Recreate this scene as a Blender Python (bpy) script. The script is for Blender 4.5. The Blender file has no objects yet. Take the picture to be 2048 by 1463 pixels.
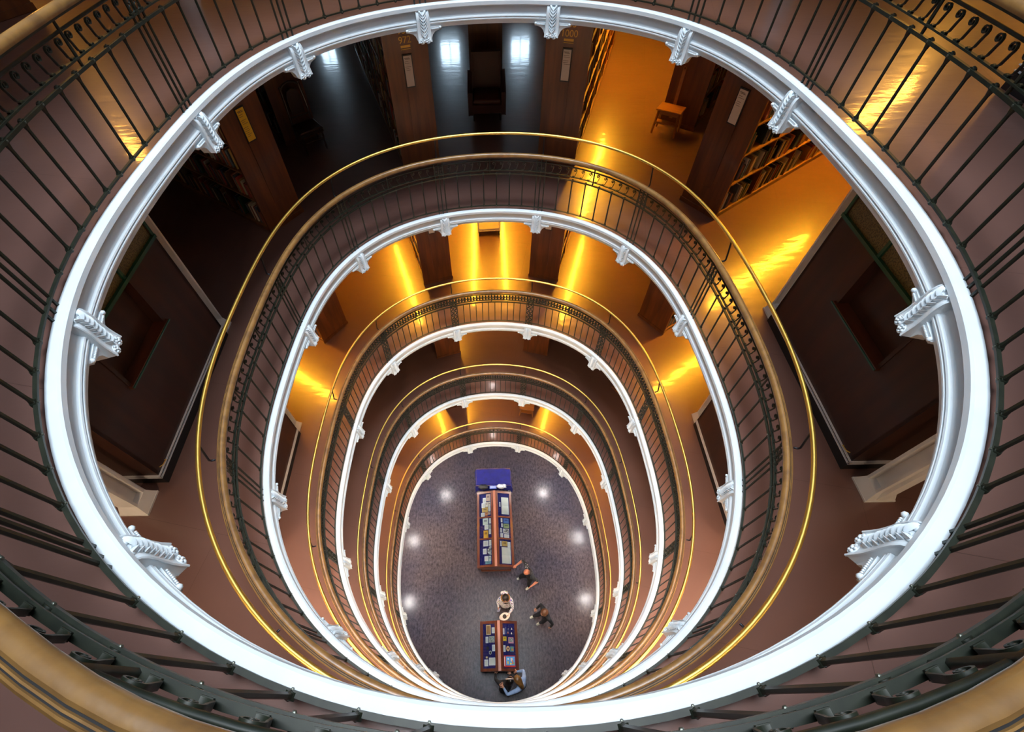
import bpy, bmesh, math, random
from mathutils import Vector, Matrix
import numpy as np

random.seed(7)
SC = bpy.context.scene
COL = SC.collection
PI = math.pi
R = math.radians

# ------------------------------------------------------------------ camera
F_PX, PITCH, ROLL, YAW = 926.58, R(54.086), R(-3.019), R(1.975)
CAM = Vector((-0.091, -3.243, 17.541))
ex = Vector((math.cos(YAW), math.sin(YAW), 0)); ey = Vector((-math.sin(YAW), math.cos(YAW), 0)); ez = Vector((0, 0, 1))
up0 = ey * math.sin(PITCH) + ez * math.cos(PITCH); fwd = ey * math.cos(PITCH) - ez * math.sin(PITCH)
rt = ex * math.cos(ROLL) + up0 * math.sin(ROLL); upv = -ex * math.sin(ROLL) + up0 * math.cos(ROLL)
cd = bpy.data.cameras.new('camera'); cam = bpy.data.objects.new('camera', cd); COL.objects.link(cam)
cd.sensor_fit = 'HORIZONTAL'; cd.sensor_width = 36; cd.lens = F_PX / 2048 * 36; cd.shift_x = 64.29 / 2048; cd.clip_start = 0.02
M = Matrix((rt, upv, -fwd)).transposed().to_4x4(); M.translation = CAM; cam.matrix_world = M
SC.camera = cam

# ------------------------------------------------------------------ light
SC.view_settings.view_transform = 'Standard'; SC.view_settings.look = 'None'
SC.view_settings.gamma = 1.0; SC.view_settings.exposure = 0.6
SC.view_settings.use_curve_mapping = False
W = bpy.data.worlds.new('sky'); SC.world = W; W.use_nodes = True
bg = W.node_tree.nodes['Background']; bg.inputs[0].default_value = (0.62, 0.80, 1.0, 1); bg.inputs[1].default_value = 9.0
sun = bpy.data.lights.new('daylight_zenith', 'SUN'); sun.energy = 66.0; sun.angle = R(46); sun.color = (0.92, 0.96, 1.0)
so = bpy.data.objects.new('daylight_zenith', sun); COL.objects.link(so); so.location = (0, 0, 24)

# ------------------------------------------------------------------ tags and mesh helpers
def tag(o, label=None, cat=None, group=None, kind=None):
    if label: o['label'] = label
    if cat: o['category'] = cat
    if group: o['group'] = group
    if kind: o['kind'] = kind
    return o

def empty(name, loc=(0, 0, 0), rz=0.0, parent=None):
    o = bpy.data.objects.new(name, None); COL.objects.link(o); o.empty_display_size = 0.2
    o.location = loc; o.rotation_euler = (0, 0, rz); o.parent = parent
    return o

class MB:
    def __init__(s): s.v = []; s.f = []; s.m = []
    def add(s, vs, fs, mi=0):
        b = len(s.v); s.v += [tuple(v) for v in vs]; s.f += [tuple(b + i for i in f) for f in fs]; s.m += [mi] * len(fs)
    def box(s, c, d, mi=0, rot=None):
        vs = [Vector((x * d[0] / 2, y * d[1] / 2, z * d[2] / 2)) for x in (-1, 1) for y in (-1, 1) for z in (-1, 1)]
        if rot is not None: vs = [rot @ v for v in vs]
        vs = [v + Vector(c) for v in vs]
        s.add(vs, [(0, 1, 3, 2), (4, 6, 7, 5), (0, 4, 5, 1), (2, 3, 7, 6), (0, 2, 6, 4), (1, 5, 7, 3)], mi)
    def box2(s, a, b, mi=0):
        s.box([(p + q) / 2 for p, q in zip(a, b)], [abs(q - p) for p, q in zip(a, b)], mi)
    def cham(s, a, b, e=0.01, mi=0):            # box with chamfered top/bottom edges
        x0, y0, z0 = [min(p, q) for p, q in zip(a, b)]; x1, y1, z1 = [max(p, q) for p, q in zip(a, b)]
        rings = [(z0, e), (z0 + e, 0), (z1 - e, 0), (z1, e)]; vs = []
        for z, k in rings: vs += [(x0 + k, y0 + k, z), (x1 - k, y0 + k, z), (x1 - k, y1 - k, z), (x0 + k, y1 - k, z)]
        fs = [(3, 2, 1, 0), (12, 13, 14, 15)]
        for i in range(3):
            for j in range(4): fs.append((i * 4 + j, i * 4 + (j + 1) % 4, i * 4 + 4 + (j + 1) % 4, i * 4 + 4 + j))
        s.add(vs, fs, mi)
    def tube(s, path, r, n=8, mi=0, closed=False, caps=True, radii=None):
        P = [Vector(p) for p in path]; N = len(P); vs = []; fs = []
        prev = None
        for i, p in enumerate(P):
            if closed: t = P[(i + 1) % N] - P[i - 1]
            else: t = P[min(i + 1, N - 1)] - P[max(i - 1, 0)]
            t.normalize()
            if prev is None:
                a = Vector((0, 0, 1)) if abs(t.z) < 0.9 else Vector((1, 0, 0))
                u = t.cross(a).normalized()
            else:
                u = (prev - t * prev.dot(t)).normalized()
            prev = u; w = t.cross(u)
            rr = radii[i] if radii else r
            for k in range(n):
                a = 2 * PI * k / n; vs.append(p + (u * math.cos(a) + w * math.sin(a)) * rr)
        for i in range(N if closed else N - 1):
            for k in range(n):
                a, b = i * n + k, i * n + (k + 1) % n; c, d = ((i + 1) % N) * n + (k + 1) % n, ((i + 1) % N) * n + k
                fs.append((a, b, c, d))
        if caps and not closed:
            fs.append(tuple(range(n))[::-1]); fs.append(tuple(range((N - 1) * n, N * n)))
        s.add(vs, fs, mi)
    def cyl(s, c, r, h, n=12, mi=0, axis='z', r2=None):
        r2 = r if r2 is None else r2
        d = {'x': Vector((1, 0, 0)), 'y': Vector((0, 1, 0)), 'z': Vector((0, 0, 1))}[axis]
        s.tube([Vector(c) - d * h / 2, Vector(c) + d * h / 2], r, n, mi, radii=[r, r2])
    def ball(s, c, r, nu=8, nv=5, mi=0, sc=(1, 1, 1), rot=None):
        vs = []; fs = []
        for j in range(1, nv):
            ph = PI * j / nv
            for i in range(nu):
                th = 2 * PI * i / nu; vs.append(Vector((math.sin(ph) * math.cos(th) * sc[0], math.sin(ph) * math.sin(th) * sc[1], math.cos(ph) * sc[2])) * r)
        vs += [Vector((0, 0, r * sc[2])), Vector((0, 0, -r * sc[2]))]
        t, b = len(vs) - 2, len(vs) - 1
        for i in range(nu):
            fs.append((t, i, (i + 1) % nu)); q = (nv - 2) * nu; fs.append((b, q + (i + 1) % nu, q + i))
            for j in range(nv - 2): fs.append((j * nu + i, (j + 1) * nu + i, (j + 1) * nu + (i + 1) % nu, j * nu + (i + 1) % nu))
        if rot is not None: vs = [rot @ v for v in vs]
        s.add([v + Vector(c) for v in vs], fs, mi)
    def prism(s, pts, axis, a, b, mi=0):        # polygon pts in the two other axes, extruded a..b along axis
        n = len(pts); vs = []
        for t in (a, b):
            for p, q in pts: vs.append({'x': (t, p, q), 'y': (p, t, q), 'z': (p, q, t)}[axis])
        fs = [tuple(range(n))[::-1], tuple(range(n, 2 * n))] + [(i, (i + 1) % n, n + (i + 1) % n, n + i) for i in range(n)]
        s.add(vs, fs, mi)
    def mesh(s, name, mats, smooth=None):
        me = bpy.data.meshes.new(name); me.from_pydata(s.v, [], s.f)
        for m in (mats if isinstance(mats, (list, tuple)) else [mats]): me.materials.append(m)
        if max(s.m, default=0) > 0: me.polygons.foreach_set('material_index', s.m)
        bm = bmesh.new(); bm.from_mesh(me); bmesh.ops.recalc_face_normals(bm, faces=bm.faces); bm.to_mesh(me); bm.free()
        if smooth is not None:
            me.polygons.foreach_set('use_smooth', [True] * len(me.polygons)); me.set_sharp_from_angle(angle=R(smooth))
        me.update(); return me
    def build(s, name, mats, parent=None, smooth=None, loc=None, rz=0.0):
        return inst(name, s.mesh(name, mats, smooth), parent, loc, rz)

def inst(name, me, parent=None, loc=None, rz=0.0, scale=None):
    o = bpy.data.objects.new(name, me); COL.objects.link(o)
    if parent is not None: o.parent = parent
    if loc is not None: o.location = loc
    if rz: o.rotation_euler = (0, 0, rz)
    if scale is not None: o.scale = scale
    return o

# ------------------------------------------------------------------ materials
MAT = {}
def mat(name, col, rough=0.5, metal=0.0, noise=None, bump=None, coat=0.0, spec=0.5, rvar=None, stretch=(1, 1, 1)):
    m = bpy.data.materials.new(name); m.use_nodes = True; nt = m.node_tree; b = nt.nodes['Principled BSDF']
    b.inputs['Base Color'].default_value = (*col, 1); b.inputs['Roughness'].default_value = rough; b.inputs['Metallic'].default_value = metal
    b.inputs['Coat Weight'].default_value = coat; b.inputs['Coat Roughness'].default_value = 0.12; b.inputs['Specular IOR Level'].default_value = spec
    tc = nt.nodes.new('ShaderNodeTexCoord'); mp = nt.nodes.new('ShaderNodeMapping'); mp.inputs['Scale'].default_value = stretch
    nt.links.new(tc.outputs['Object'], mp.inputs['Vector'])
    if noise:                                   # (second colour, scale, detail, low, high)
        c2, sc, de, lo, hi = noise
        n = nt.nodes.new('ShaderNodeTexNoise'); n.inputs['Scale'].default_value = sc; n.inputs['Detail'].default_value = de
        nt.links.new(mp.outputs[0], n.inputs['Vector'])
        rp = nt.nodes.new('ShaderNodeValToRGB'); rp.color_ramp.elements[0].position = lo; rp.color_ramp.elements[1].position = hi
        rp.color_ramp.elements[0].color = (*col, 1); rp.color_ramp.elements[1].color = (*c2, 1)
        nt.links.new(n.outputs[0], rp.inputs[0]); nt.links.new(rp.outputs[0], b.inputs['Base Color'])
    if rvar:                                    # roughness low, high, scale
        n = nt.nodes.new('ShaderNodeTexNoise'); n.inputs['Scale'].default_value = rvar[2]; n.inputs['Detail'].default_value = 4
        nt.links.new(mp.outputs[0], n.inputs['Vector'])
        mr = nt.nodes.new('ShaderNodeMapRange'); mr.inputs[1].default_value = 0.3; mr.inputs[2].default_value = 0.7
        mr.inputs[3].default_value = rvar[0]; mr.inputs[4].default_value = rvar[1]
        nt.links.new(n.outputs[0], mr.inputs[0]); nt.links.new(mr.outputs[0], b.inputs['Roughness'])
    if bump:                                    # scale, strength, distance
        n = nt.nodes.new('ShaderNodeTexNoise'); n.inputs['Scale'].default_value = bump[0]; n.inputs['Detail'].default_value = 3
        nt.links.new(mp.outputs[0], n.inputs['Vector'])
        bp = nt.nodes.new('ShaderNodeBump'); bp.inputs['Strength'].default_value = bump[1]; bp.inputs['Distance'].default_value = bump[2]
        nt.links.new(n.outputs[0], bp.inputs['Height']); nt.links.new(bp.outputs[0], b.inputs['Normal'])
    MAT[name] = m; return m

def emit(name, col, strength):
    m = bpy.data.materials.new(name); m.use_nodes = True; nt = m.node_tree
    for n in list(nt.nodes): nt.nodes.remove(n)
    e = nt.nodes.new('ShaderNodeEmission'); e.inputs[0].default_value = (*col, 1); e.inputs[1].default_value = strength
    o = nt.nodes.new('ShaderNodeOutputMaterial'); nt.links.new(e.outputs[0], o.inputs[0]); MAT[name] = m; return m

def wood(name, c1, c2, rough=0.35, scale=6.0, stretch=(1, 1, 0.12), coat=0.3):
    return mat(name, c1, rough, noise=(c2, scale, 6, 0.35, 0.7), stretch=stretch, coat=coat)

m_white = mat('white_paint', (0.70, 0.78, 0.83), 0.5, noise=((0.64, 0.73, 0.79), 3.0, 4, 0.4, 0.7), bump=(60, 0.06, 0.01))
m_col = mat('column_paint', (0.74, 0.72, 0.69), 0.45, noise=((0.66, 0.64, 0.6), 4.0, 4, 0.4, 0.7))
m_iron = mat('iron_paint', (0.010, 0.014, 0.009), 0.40, noise=((0.018, 0.023, 0.014), 20.0, 3, 0.4, 0.7), spec=0.5)
m_hand = mat('handrail_wood', (0.27, 0.145, 0.045), 0.34, noise=((0.175, 0.092, 0.034), 10.0, 10, 0.40, 0.66), coat=0.35, bump=(25, 0.12, 0.01))
m_black = mat('black_groove', (0.008, 0.008, 0.009), 0.5)
m_brass = mat('polished_brass', (0.95, 0.68, 0.16), 0.38, metal=1.0, bump=(40, 0.04, 0.005))
m_arm = mat('rail_arm_steel', (0.018, 0.022, 0.03), 0.3, metal=0.6)
m_maho = wood('dark_mahogany', (0.026, 0.009, 0.005), (0.050, 0.014, 0.005), 0.45, 5.0, (1.2, 1.2, 0.18), coat=0.06)
m_case = wood('bookcase_wood', (0.070, 0.018, 0.003), (0.160, 0.044, 0.007), 0.4, 9.0, (1, 1, 0.1), coat=0.2)
m_shelf = wood('shelf_wood', (0.17, 0.075, 0.025), (0.25, 0.115, 0.04), 0.45, 8.0, (0.3, 1, 1), coat=0.1)
m_reda = wood('cherry_wood', (0.060, 0.012, 0.004), (0.11, 0.026, 0.007), 0.3, 9.0, (1, 0.15, 1), coat=0.5)
m_ridge = wood('ridge_wood', (0.26, 0.085, 0.045), (0.33, 0.12, 0.07), 0.5, 9.0, (1, 0.15, 1), coat=0.05)
m_oak = wood('stool_oak', (0.27, 0.105, 0.028), (0.36, 0.16, 0.045), 0.35, 12.0, (0.2, 1, 1), coat=0.3)
m_dkwood = wood('chair_wood', (0.030, 0.012, 0.006), (0.055, 0.022, 0.010), 0.28, 10.0, (1, 1, 0.15), coat=0.5)
m_leath = mat('oxblood_leather', (0.060, 0.014, 0.008), 0.48, noise=((0.05, 0.014, 0.009), 6, 4, 0.4, 0.7), bump=(90, 0.2, 0.01), coat=0.05)
m_steel = mat('steel_strip', (0.80, 0.80, 0.82), 0.38, metal=0.25)
m_green = mat('green_frame', (0.008, 0.085, 0.050), 0.35, coat=0.3)
m_ceil = mat('ceiling_plaster', (0.76, 0.70, 0.62), 0.7)
m_wall = mat('wall_plaster', (0.55, 0.48, 0.40), 0.75)
m_blue = mat('blue_baize', (0.005, 0.005, 0.12), 0.9, noise=((0.004, 0.004, 0.085), 14, 4, 0.4, 0.7))
m_cloth = mat('blue_cloth', (0.004, 0.004, 0.12), 0.9, noise=((0.003, 0.003, 0.08), 7, 4, 0.4, 0.7))
m_gold = mat('gilt_lettering', (0.70, 0.42, 0.06), 0.4, metal=0.3)
m_rubber = mat('black_rubber', (0.010, 0.010, 0.011), 0.45)
m_cream = mat('cream_tray', (0.80, 0.74, 0.62), 0.4)
m_chrome = mat('chrome', (0.75, 0.75, 0.76), 0.18, metal=1.0)
m_bagw = mat('white_plastic_bag', (0.62, 0.64, 0.68), 0.35, noise=((0.30, 0.32, 0.36), 12, 4, 0.45, 0.6), bump=(30, 0.6, 0.02))
m_bagb = mat('black_bag', (0.012, 0.012, 0.013), 0.5, bump=(30, 0.5, 0.02))

def floor_mat(name, c1, c2, r0, r1, nsc, bumpd, seams=True, coat=0.0, fleck=False):
    m = mat(name, c1, r0, noise=(c2, nsc, 6, 0.35, 0.7), rvar=(r0, r1, 1.7), coat=coat)
    nt = m.node_tree; b = nt.nodes['Principled BSDF']; tc = [n for n in nt.nodes if n.type == 'TEX_COORD'][0]
    n1 = nt.nodes.new('ShaderNodeTexNoise'); n1.inputs['Scale'].default_value = 3.2; n1.inputs['Detail'].default_value = 5
    mp = nt.nodes.new('ShaderNodeMapping'); mp.inputs['Scale'].default_value = (0.7, 2.2, 1)
    nt.links.new(tc.outputs['Object'], mp.inputs[0]); nt.links.new(mp.outputs[0], n1.inputs['Vector'])
    bp = nt.nodes.new('ShaderNodeBump'); bp.inputs['Strength'].default_value = 0.35; bp.inputs['Distance'].default_value = bumpd
    nt.links.new(n1.outputs[0], bp.inputs['Height']); nt.links.new(bp.outputs[0], b.inputs['Normal']); nt.links.new(bp.outputs[0], b.inputs['Coat Normal'])
    col = b.inputs['Base Color'].links[0].from_socket
    if fleck:
        n2 = nt.nodes.new('ShaderNodeTexNoise'); n2.inputs['Scale'].default_value = 11; n2.inputs['Detail'].default_value = 6; n2.inputs['Roughness'].default_value = 0.75
        mp2 = nt.nodes.new('ShaderNodeMapping'); mp2.inputs['Scale'].default_value = (1.4, 0.7, 1)
        nt.links.new(tc.outputs['Object'], mp2.inputs[0]); nt.links.new(mp2.outputs[0], n2.inputs['Vector'])
        rp = nt.nodes.new('ShaderNodeValToRGB'); e = rp.color_ramp.elements
        e[0].position = 0.33; e[0].color = (0.35, 0.34, 0.36, 1); e[1].position = 0.70; e[1].color = (2.4, 2.25, 2.2, 1)
        nt.links.new(n2.outputs[0], rp.inputs[0])
        mx = nt.nodes.new('ShaderNodeMix'); mx.data_type = 'RGBA'; mx.blend_type = 'MULTIPLY'; mx.inputs[0].default_value = 0.8
        nt.links.new(col, mx.inputs[6]); nt.links.new(rp.outputs[0], mx.inputs[7]); nt.links.new(mx.outputs[2], b.inputs['Base Color'])
        col = mx.outputs[2]
    if seams:
        br = nt.nodes.new('ShaderNodeTexBrick'); br.inputs['Scale'].default_value = 1.0; br.inputs['Mortar Size'].default_value = 0.0016
        br.inputs['Brick Width'].default_value = 4.6; br.inputs['Row Height'].default_value = 1.83; br.inputs['Mortar Smooth'].default_value = 0.0
        br.inputs['Color1'].default_value = (1, 1, 1, 1); br.inputs['Color2'].default_value = (0.96, 0.96, 0.96, 1); br.inputs['Mortar'].default_value = (0.55, 0.52, 0.5, 1)
        mp3 = nt.nodes.new('ShaderNodeMapping'); mp3.inputs['Rotation'].default_value = (0, 0, R(12)); mp3.inputs['Location'].default_value = (0.4, 0.5, 0)
        nt.links.new(tc.outputs['Object'], mp3.inputs[0]); nt.links.new(mp3.outputs[0], br.inputs['Vector'])
        mx = nt.nodes.new('ShaderNodeMix'); mx.data_type = 'RGBA'; mx.blend_type = 'MULTIPLY'; mx.inputs[0].default_value = 1.0
        nt.links.new(col, mx.inputs[6]); nt.links.new(br.outputs[0], mx.inputs[7]); nt.links.new(mx.outputs[2], b.inputs['Base Color'])
    return m
m_lino = floor_mat('brown_linoleum', (0.172, 0.092, 0.076), (0.145, 0.076, 0.063), 0.29, 0.30, 0.8, 0.010, coat=0.6)
m_lino.node_tree.nodes['Principled BSDF'].inputs['Coat Roughness'].default_value = 0.10
m_vinyl = floor_mat('grey_vinyl', (0.030, 0.028, 0.038), (0.060, 0.045, 0.042), 0.17, 0.24, 0.45, 0.006, seams=False, fleck=True)

m_vinyl.node_tree.nodes['Principled BSDF'].inputs['Specular IOR Level'].default_value = 0.07
def color_obj_mat(name, rough, page=False):
    m = bpy.data.materials.new(name); m.use_nodes = True; nt = m.node_tree; b = nt.nodes['Principled BSDF']
    oi = nt.nodes.new('ShaderNodeObjectInfo'); nt.links.new(oi.outputs['Color'], b.inputs['Base Color']); b.inputs['Roughness'].default_value = rough
    MAT[name] = m; return m
m_book = color_obj_mat('book_cloth', 0.45)
m_page = mat('book_pages', (0.66, 0.58, 0.44), 0.8)
m_card = color_obj_mat('card_colour', 0.6)

def print_mat(name, paper, ink, kind='lines', sc=60.0):
    """paper carrying rows of type or a mottled picture"""
    m = bpy.data.materials.new(name); m.use_nodes = True; nt = m.node_tree; b = nt.nodes['Principled BSDF']; b.inputs['Roughness'].default_value = 0.6
    tc = nt.nodes.new('ShaderNodeTexCoord')
    if kind == 'lines':
        w = nt.nodes.new('ShaderNodeTexWave'); w.bands_direction = 'Y'; w.inputs['Scale'].default_value = sc; w.inputs['Distortion'].default_value = 0.6
        nt.links.new(tc.outputs['Object'], w.inputs['Vector']); src = w.outputs[1]; lo, hi = 0.62, 0.75
    elif kind == 'linesz':
        w = nt.nodes.new('ShaderNodeTexWave'); w.bands_direction = 'Z'; w.inputs['Scale'].default_value = sc; w.inputs['Distortion'].default_value = 1.0
        nt.links.new(tc.outputs['Object'], w.inputs['Vector']); src = w.outputs[1]; lo, hi = 0.72, 0.85
    else:
        w = nt.nodes.new('ShaderNodeTexVoronoi'); w.inputs['Scale'].default_value = sc
        nt.links.new(tc.outputs['Object'], w.inputs['Vector']); src = w.outputs['Distance']; lo, hi = 0.25, 0.6
    rp = nt.nodes.new('ShaderNodeValToRGB'); e = rp.color_ramp.elements
    e[0].position = lo; e[0].color = (*paper, 1); e[1].position = hi; e[1].color = (*ink, 1)
    nt.links.new(src, rp.inputs[0]); nt.links.new(rp.outputs[0], b.inputs['Base Color']); MAT[name] = m; return m
m_type = print_mat('printed_page', (0.72, 0.72, 0.68), (0.42, 0.42, 0.40), 'lines', 24)
m_photo = print_mat('photo_print', (0.10, 0.12, 0.11), (0.45, 0.48, 0.44), 'spots', 38)
m_sketch = print_mat('sketch_print', (0.75, 0.76, 0.78), (0.12, 0.13, 0.15), 'spots', 18)
m_noticew = mat('notice_white', (0.70, 0.66, 0.62), 0.6)
m_noticey = mat('notice_yellow', (0.80, 0.52, 0.03), 0.6)
m_ink = mat('faded_ink', (0.10, 0.07, 0.05), 0.7)

def glass_mat(name, col, refl):
    m = bpy.data.materials.new(name); m.use_nodes = True; nt = m.node_tree
    for n in list(nt.nodes): nt.nodes.remove(n)
    t = nt.nodes.new('ShaderNodeBsdfTransparent'); t.inputs[0].default_value = (*col, 1)
    g = nt.nodes.new('ShaderNodeBsdfGlossy'); g.inputs['Roughness'].default_value = 0.03
    fr = nt.nodes.new('ShaderNodeFresnel'); fr.inputs[0].default_value = refl
    mx = nt.nodes.new('ShaderNodeMixShader'); o = nt.nodes.new('ShaderNodeOutputMaterial')
    nt.links.new(fr.outputs[0], mx.inputs[0]); nt.links.new(t.outputs[0], mx.inputs[1]); nt.links.new(g.outputs[0], mx.inputs[2]); nt.links.new(mx.outputs[0], o.inputs[0])
    MAT[name] = m; return m
m_glass = glass_mat('clear_glass', (0.95, 0.97, 0.96), 1.45)
m_mesh = mat('wire_glass', (0.16, 0.13, 0.05), 0.35, noise=((0.06, 0.05, 0.025), 60, 2, 0.45, 0.6))
m_lampA = emit('warm_tube', (1.0, 0.42, 0.022), 190.0)
m_lampD = emit('warm_tube_dim', (1.0, 0.45, 0.06), 60.0)
m_down = emit('downlight_lens', (1.0, 0.93, 0.90), 420.0)

# ------------------------------------------------------------------ plan of the light well
CO = [3.33913, 0.30885, 0.37418, 0.04162, -0.04496, -0.02878, -0.0108]
def rad(t): return sum(c * math.cos(k * (t - PI / 2)) for k, c in enumerate(CO))
def P0(t): return Vector((rad(t) * math.cos(t), rad(t) * math.sin(t), 0))
NS = 1440
_T = [2 * PI * i / NS - PI / 2 for i in range(NS + 1)]
_L = [0.0]
for i in range(NS): _L.append(_L[-1] + (P0(_T[i + 1]) - P0(_T[i])).length)
PERIM = _L[-1]
def t_of_s(s): return float(np.interp(s % PERIM, _L, _T))
def s_of_t(t):
    t = (t + PI / 2) % (2 * PI) - PI / 2
    return float(np.interp(t, _T, _L))
def frame(s):
    """point, tangent and outward normal of the rim at arc length s"""
    t = t_of_s(s); d = (P0(t + 1e-4) - P0(t - 1e-4)).normalized()
    return P0(t), d, Vector((d.y, -d.x, 0))
def plan(s, o=0.0):
    p, d, n = frame(s); return p + n * o
LZ = {1: 15.5, 2: 12.4, 3: 9.3, 4: 6.2, 5: 3.1}
LNAME = {1: 'topmost gallery', 2: 'second gallery down', 3: 'third gallery down', 4: 'fourth gallery down', 5: 'lowest gallery'}
NRING = 150
RS = [PERIM * i / NRING for i in range(NRING)]
def sweep(profile, n=NRING, closed_profile=True, mi=None, near=0.0):
    """closed ring round the well; profile = [(offset outward, z)]"""
    mb = MB(); k = len(profile); vs = []
    for i in range(n):
        p, d, nn = frame(PERIM * i / n)
        q = max(0.0, min(1.0, (-p.y - 3.07) / 0.23)); q = near * q * q * (3 - 2 * q)
        for o, z in profile: vs.append(p + nn * (o + q) + ez * z)
    fs = []; ms = []
    for i in range(n):
        for j in range(k if closed_profile else k - 1):
            a = i * k + j; b = i * k + (j + 1) % k; c = ((i + 1) % n) * k + (j + 1) % k; d = ((i + 1) % n) * k + j
            fs.append((a, b, c, d)); ms.append(mi[j] if mi else 0)
    mb.v = [tuple(v) for v in vs]; mb.f = fs; mb.m = ms
    return mb
def ring_round(o, z, r, n=8):
    return [(o + r * math.cos(2 * PI * k / n), z + r * math.sin(2 * PI * k / n)) for k in range(n)]
def ring_rect(o, z, w, h): return [(o - w / 2, z - h / 2), (o + w / 2, z - h / 2), (o + w / 2, z + h / 2), (o - w / 2, z + h / 2)]
KA = [77.64, 51.9, 24.3, -25.26, -57.16]
KS = sorted([s_of_t(R(a)) for a in KA] + [s_of_t(R(180 - a)) for a in KA] + [0.0])
BAYS = [(KS[i], KS[i + 1] if i + 1 < len(KS) else KS[0] + PERIM) for i in range(len(KS))]

# ------------------------------------------------------------------ shell: floors, ceilings, walls
XW, YN, YF = 10.6, -7.2, 14.2
def outer_pt(a):
    c, s = math.cos(a), math.sin(a); k = 1e9
    if c > 1e-9: k = min(k, XW / c)
    if c < -1e-9: k = min(k, -XW / c)
    if s > 1e-9: k = min(k, YF / s)
    if s < -1e-9: k = min(k, YN / s)
    return Vector((c * k, s * k, 0))
def slab(z, off, inner=NRING):
    angs = sorted([math.atan2(*reversed(plan(s)[:2])) for s in RS] + [math.atan2(y, x) for x in (-XW, XW) for y in (YN, YF)])
    mb = MB(); n = len(angs); vs = []
    for a in angs:
        s = s_of_t(a)
        p = plan(s, off); q = outer_pt(a)
        vs += [p + ez * z, p.lerp(q, 0.45) + ez * z, q + ez * z]
    fs = []
    for i in range(n):
        j = (i + 1) % n
        for k in range(2): fs.append((i * 3 + k, j * 3 + k, j * 3 + k + 1, i * 3 + k + 1))
    mb.add(vs, fs); return mb
gf = MB(); gf.add([(-XW, YN, 0), (XW, YN, 0), (XW, YF, 0), (-XW, YF, 0)], [(0, 1, 2, 3)])
tag(gf.build('floor', m_vinyl), 'mottled grey vinyl floor at the bottom of the well', 'floor', kind='structure')
for L in range(1, 6):
    tag(slab(LZ[L], 0.0).build('floor', m_lino), 'glossy brown linoleum floor of the %s' % LNAME[L], 'floor', kind='structure')
    tag(slab(LZ[L] - 0.25, 0.02).build('ceiling', m_ceil), 'plain plaster ceiling under the %s' % LNAME[L], 'ceiling', kind='structure')
tag(slab(20.5, -0.10).build('ceiling', m_ceil), 'plain plaster ceiling over the topmost gallery round the skylight', 'ceiling', kind='structure')

# added unseen laylight over the well: glass between iron bars dims the daylight
m_lay = glass_mat('dimming_glass', (0.105, 0.108, 0.11), 1.1)
lay = tag(empty('window_4', (0, 0, 20.56)), 'added dimming glass over the light well', 'skylight', kind='structure')
_n = 24; _in = [plan(PERIM * i / _n, 0.1) for i in range(_n)]
for i in range(_n):
    a, b = _in[i], _in[(i + 1) % _n]; k = MB(); k.add([(0, 0, 0.5), a, b], [(0, 1, 2)]); k.build('pane', m_lay, lay)
    k = MB(); k.tube([a, (0, 0, 0.5)], 0.02, 5); k.build('glazing_bar', m_white, lay)
WINX = {}
def wall_y(name, y, x0, x1, z0, z1, th, holes, label):
    """wall in the x-z plane with rectangular window holes (xa, xb, za, zb)"""
    xs = sorted({x0, x1} | {h[0] for h in holes} | {h[1] for h in holes}); zs = sorted({z0, z1} | {h[2] for h in holes} | {h[3] for h in holes})
    mb = MB()
    for i in range(len(xs) - 1):
        for j in range(len(zs) - 1):
            cx, cz = (xs[i] + xs[i + 1]) / 2, (zs[j] + zs[j + 1]) / 2
            if any(h[0] < cx < h[1] and h[2] < cz < h[3] for h in holes): continue
            mb.box2((xs[i], y, zs[j]), (xs[i + 1], y + th, zs[j + 1]))
    tag(mb.build(name, m_wall), label, 'wall', kind='structure')
holes = []
for (a, b, c) in ((-1.50, -0.76, 1.66), (0.84, 1.56, 1.66), (-5.5, -4.9, 1.5)):
    holes.append((a, b, 12.4 + 0.86, 12.4 + c))
wall_y('wall_far', YF, -XW, XW, 0, 20.5, 0.3, holes, 'far plaster wall behind the book stacks')
tag((lambda m: (m.box2((-XW, YN - 0.3, 0), (XW, YN, 20.5)), m.build('wall_near', m_wall))[1])(MB()), 'plaster wall behind the viewer', 'wall', kind='structure')
tag((lambda m: (m.box2((-XW - 0.3, YN, 0), (-XW, YF, 20.5)), m.build('wall_left', m_wall))[1])(MB()), 'plaster wall at the left of the galleries', 'wall', kind='structure')
tag((lambda m: (m.box2((XW, YN, 0), (XW + 0.3, YF, 20.5)), m.build('wall_right', m_wall))[1])(MB()), 'plaster wall at the right of the galleries', 'wall', kind='structure')
for i, h in enumerate(holes):
    w = empty('window_%d' % (i + 1), ((h[0] + h[1]) / 2, YF + 0.15, h[2])); wd, ht = h[1] - h[0], h[3] - h[2]
    tag(w, ['low window left of the armchair stack', 'low window right of the armchair stack', 'low window at the end of the dark left aisle'][i], 'window', kind='structure')
    f = MB()
    for s in (-1, 1): f.box((s * (wd / 2 - 0.03), 0, ht / 2), (0.06, 0.1, ht))
    for z in (0.03, ht - 0.03): f.box((0, 0, z), (wd, 0.1, 0.06))
    f.build('window_frame', m_white, w)
    g = MB(); g.box((0, 0, ht / 2), (0.03, 0.05, ht - 0.1)); g.build('glazing_bar', m_white, w)
    for s in (-1, 1):
        g = MB(); g.box((s * (wd / 4 - 0.01), 0.0, ht / 2), (wd / 2 - 0.06, 0.006, ht - 0.1)); g.build('pane', m_glass, w)

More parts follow.
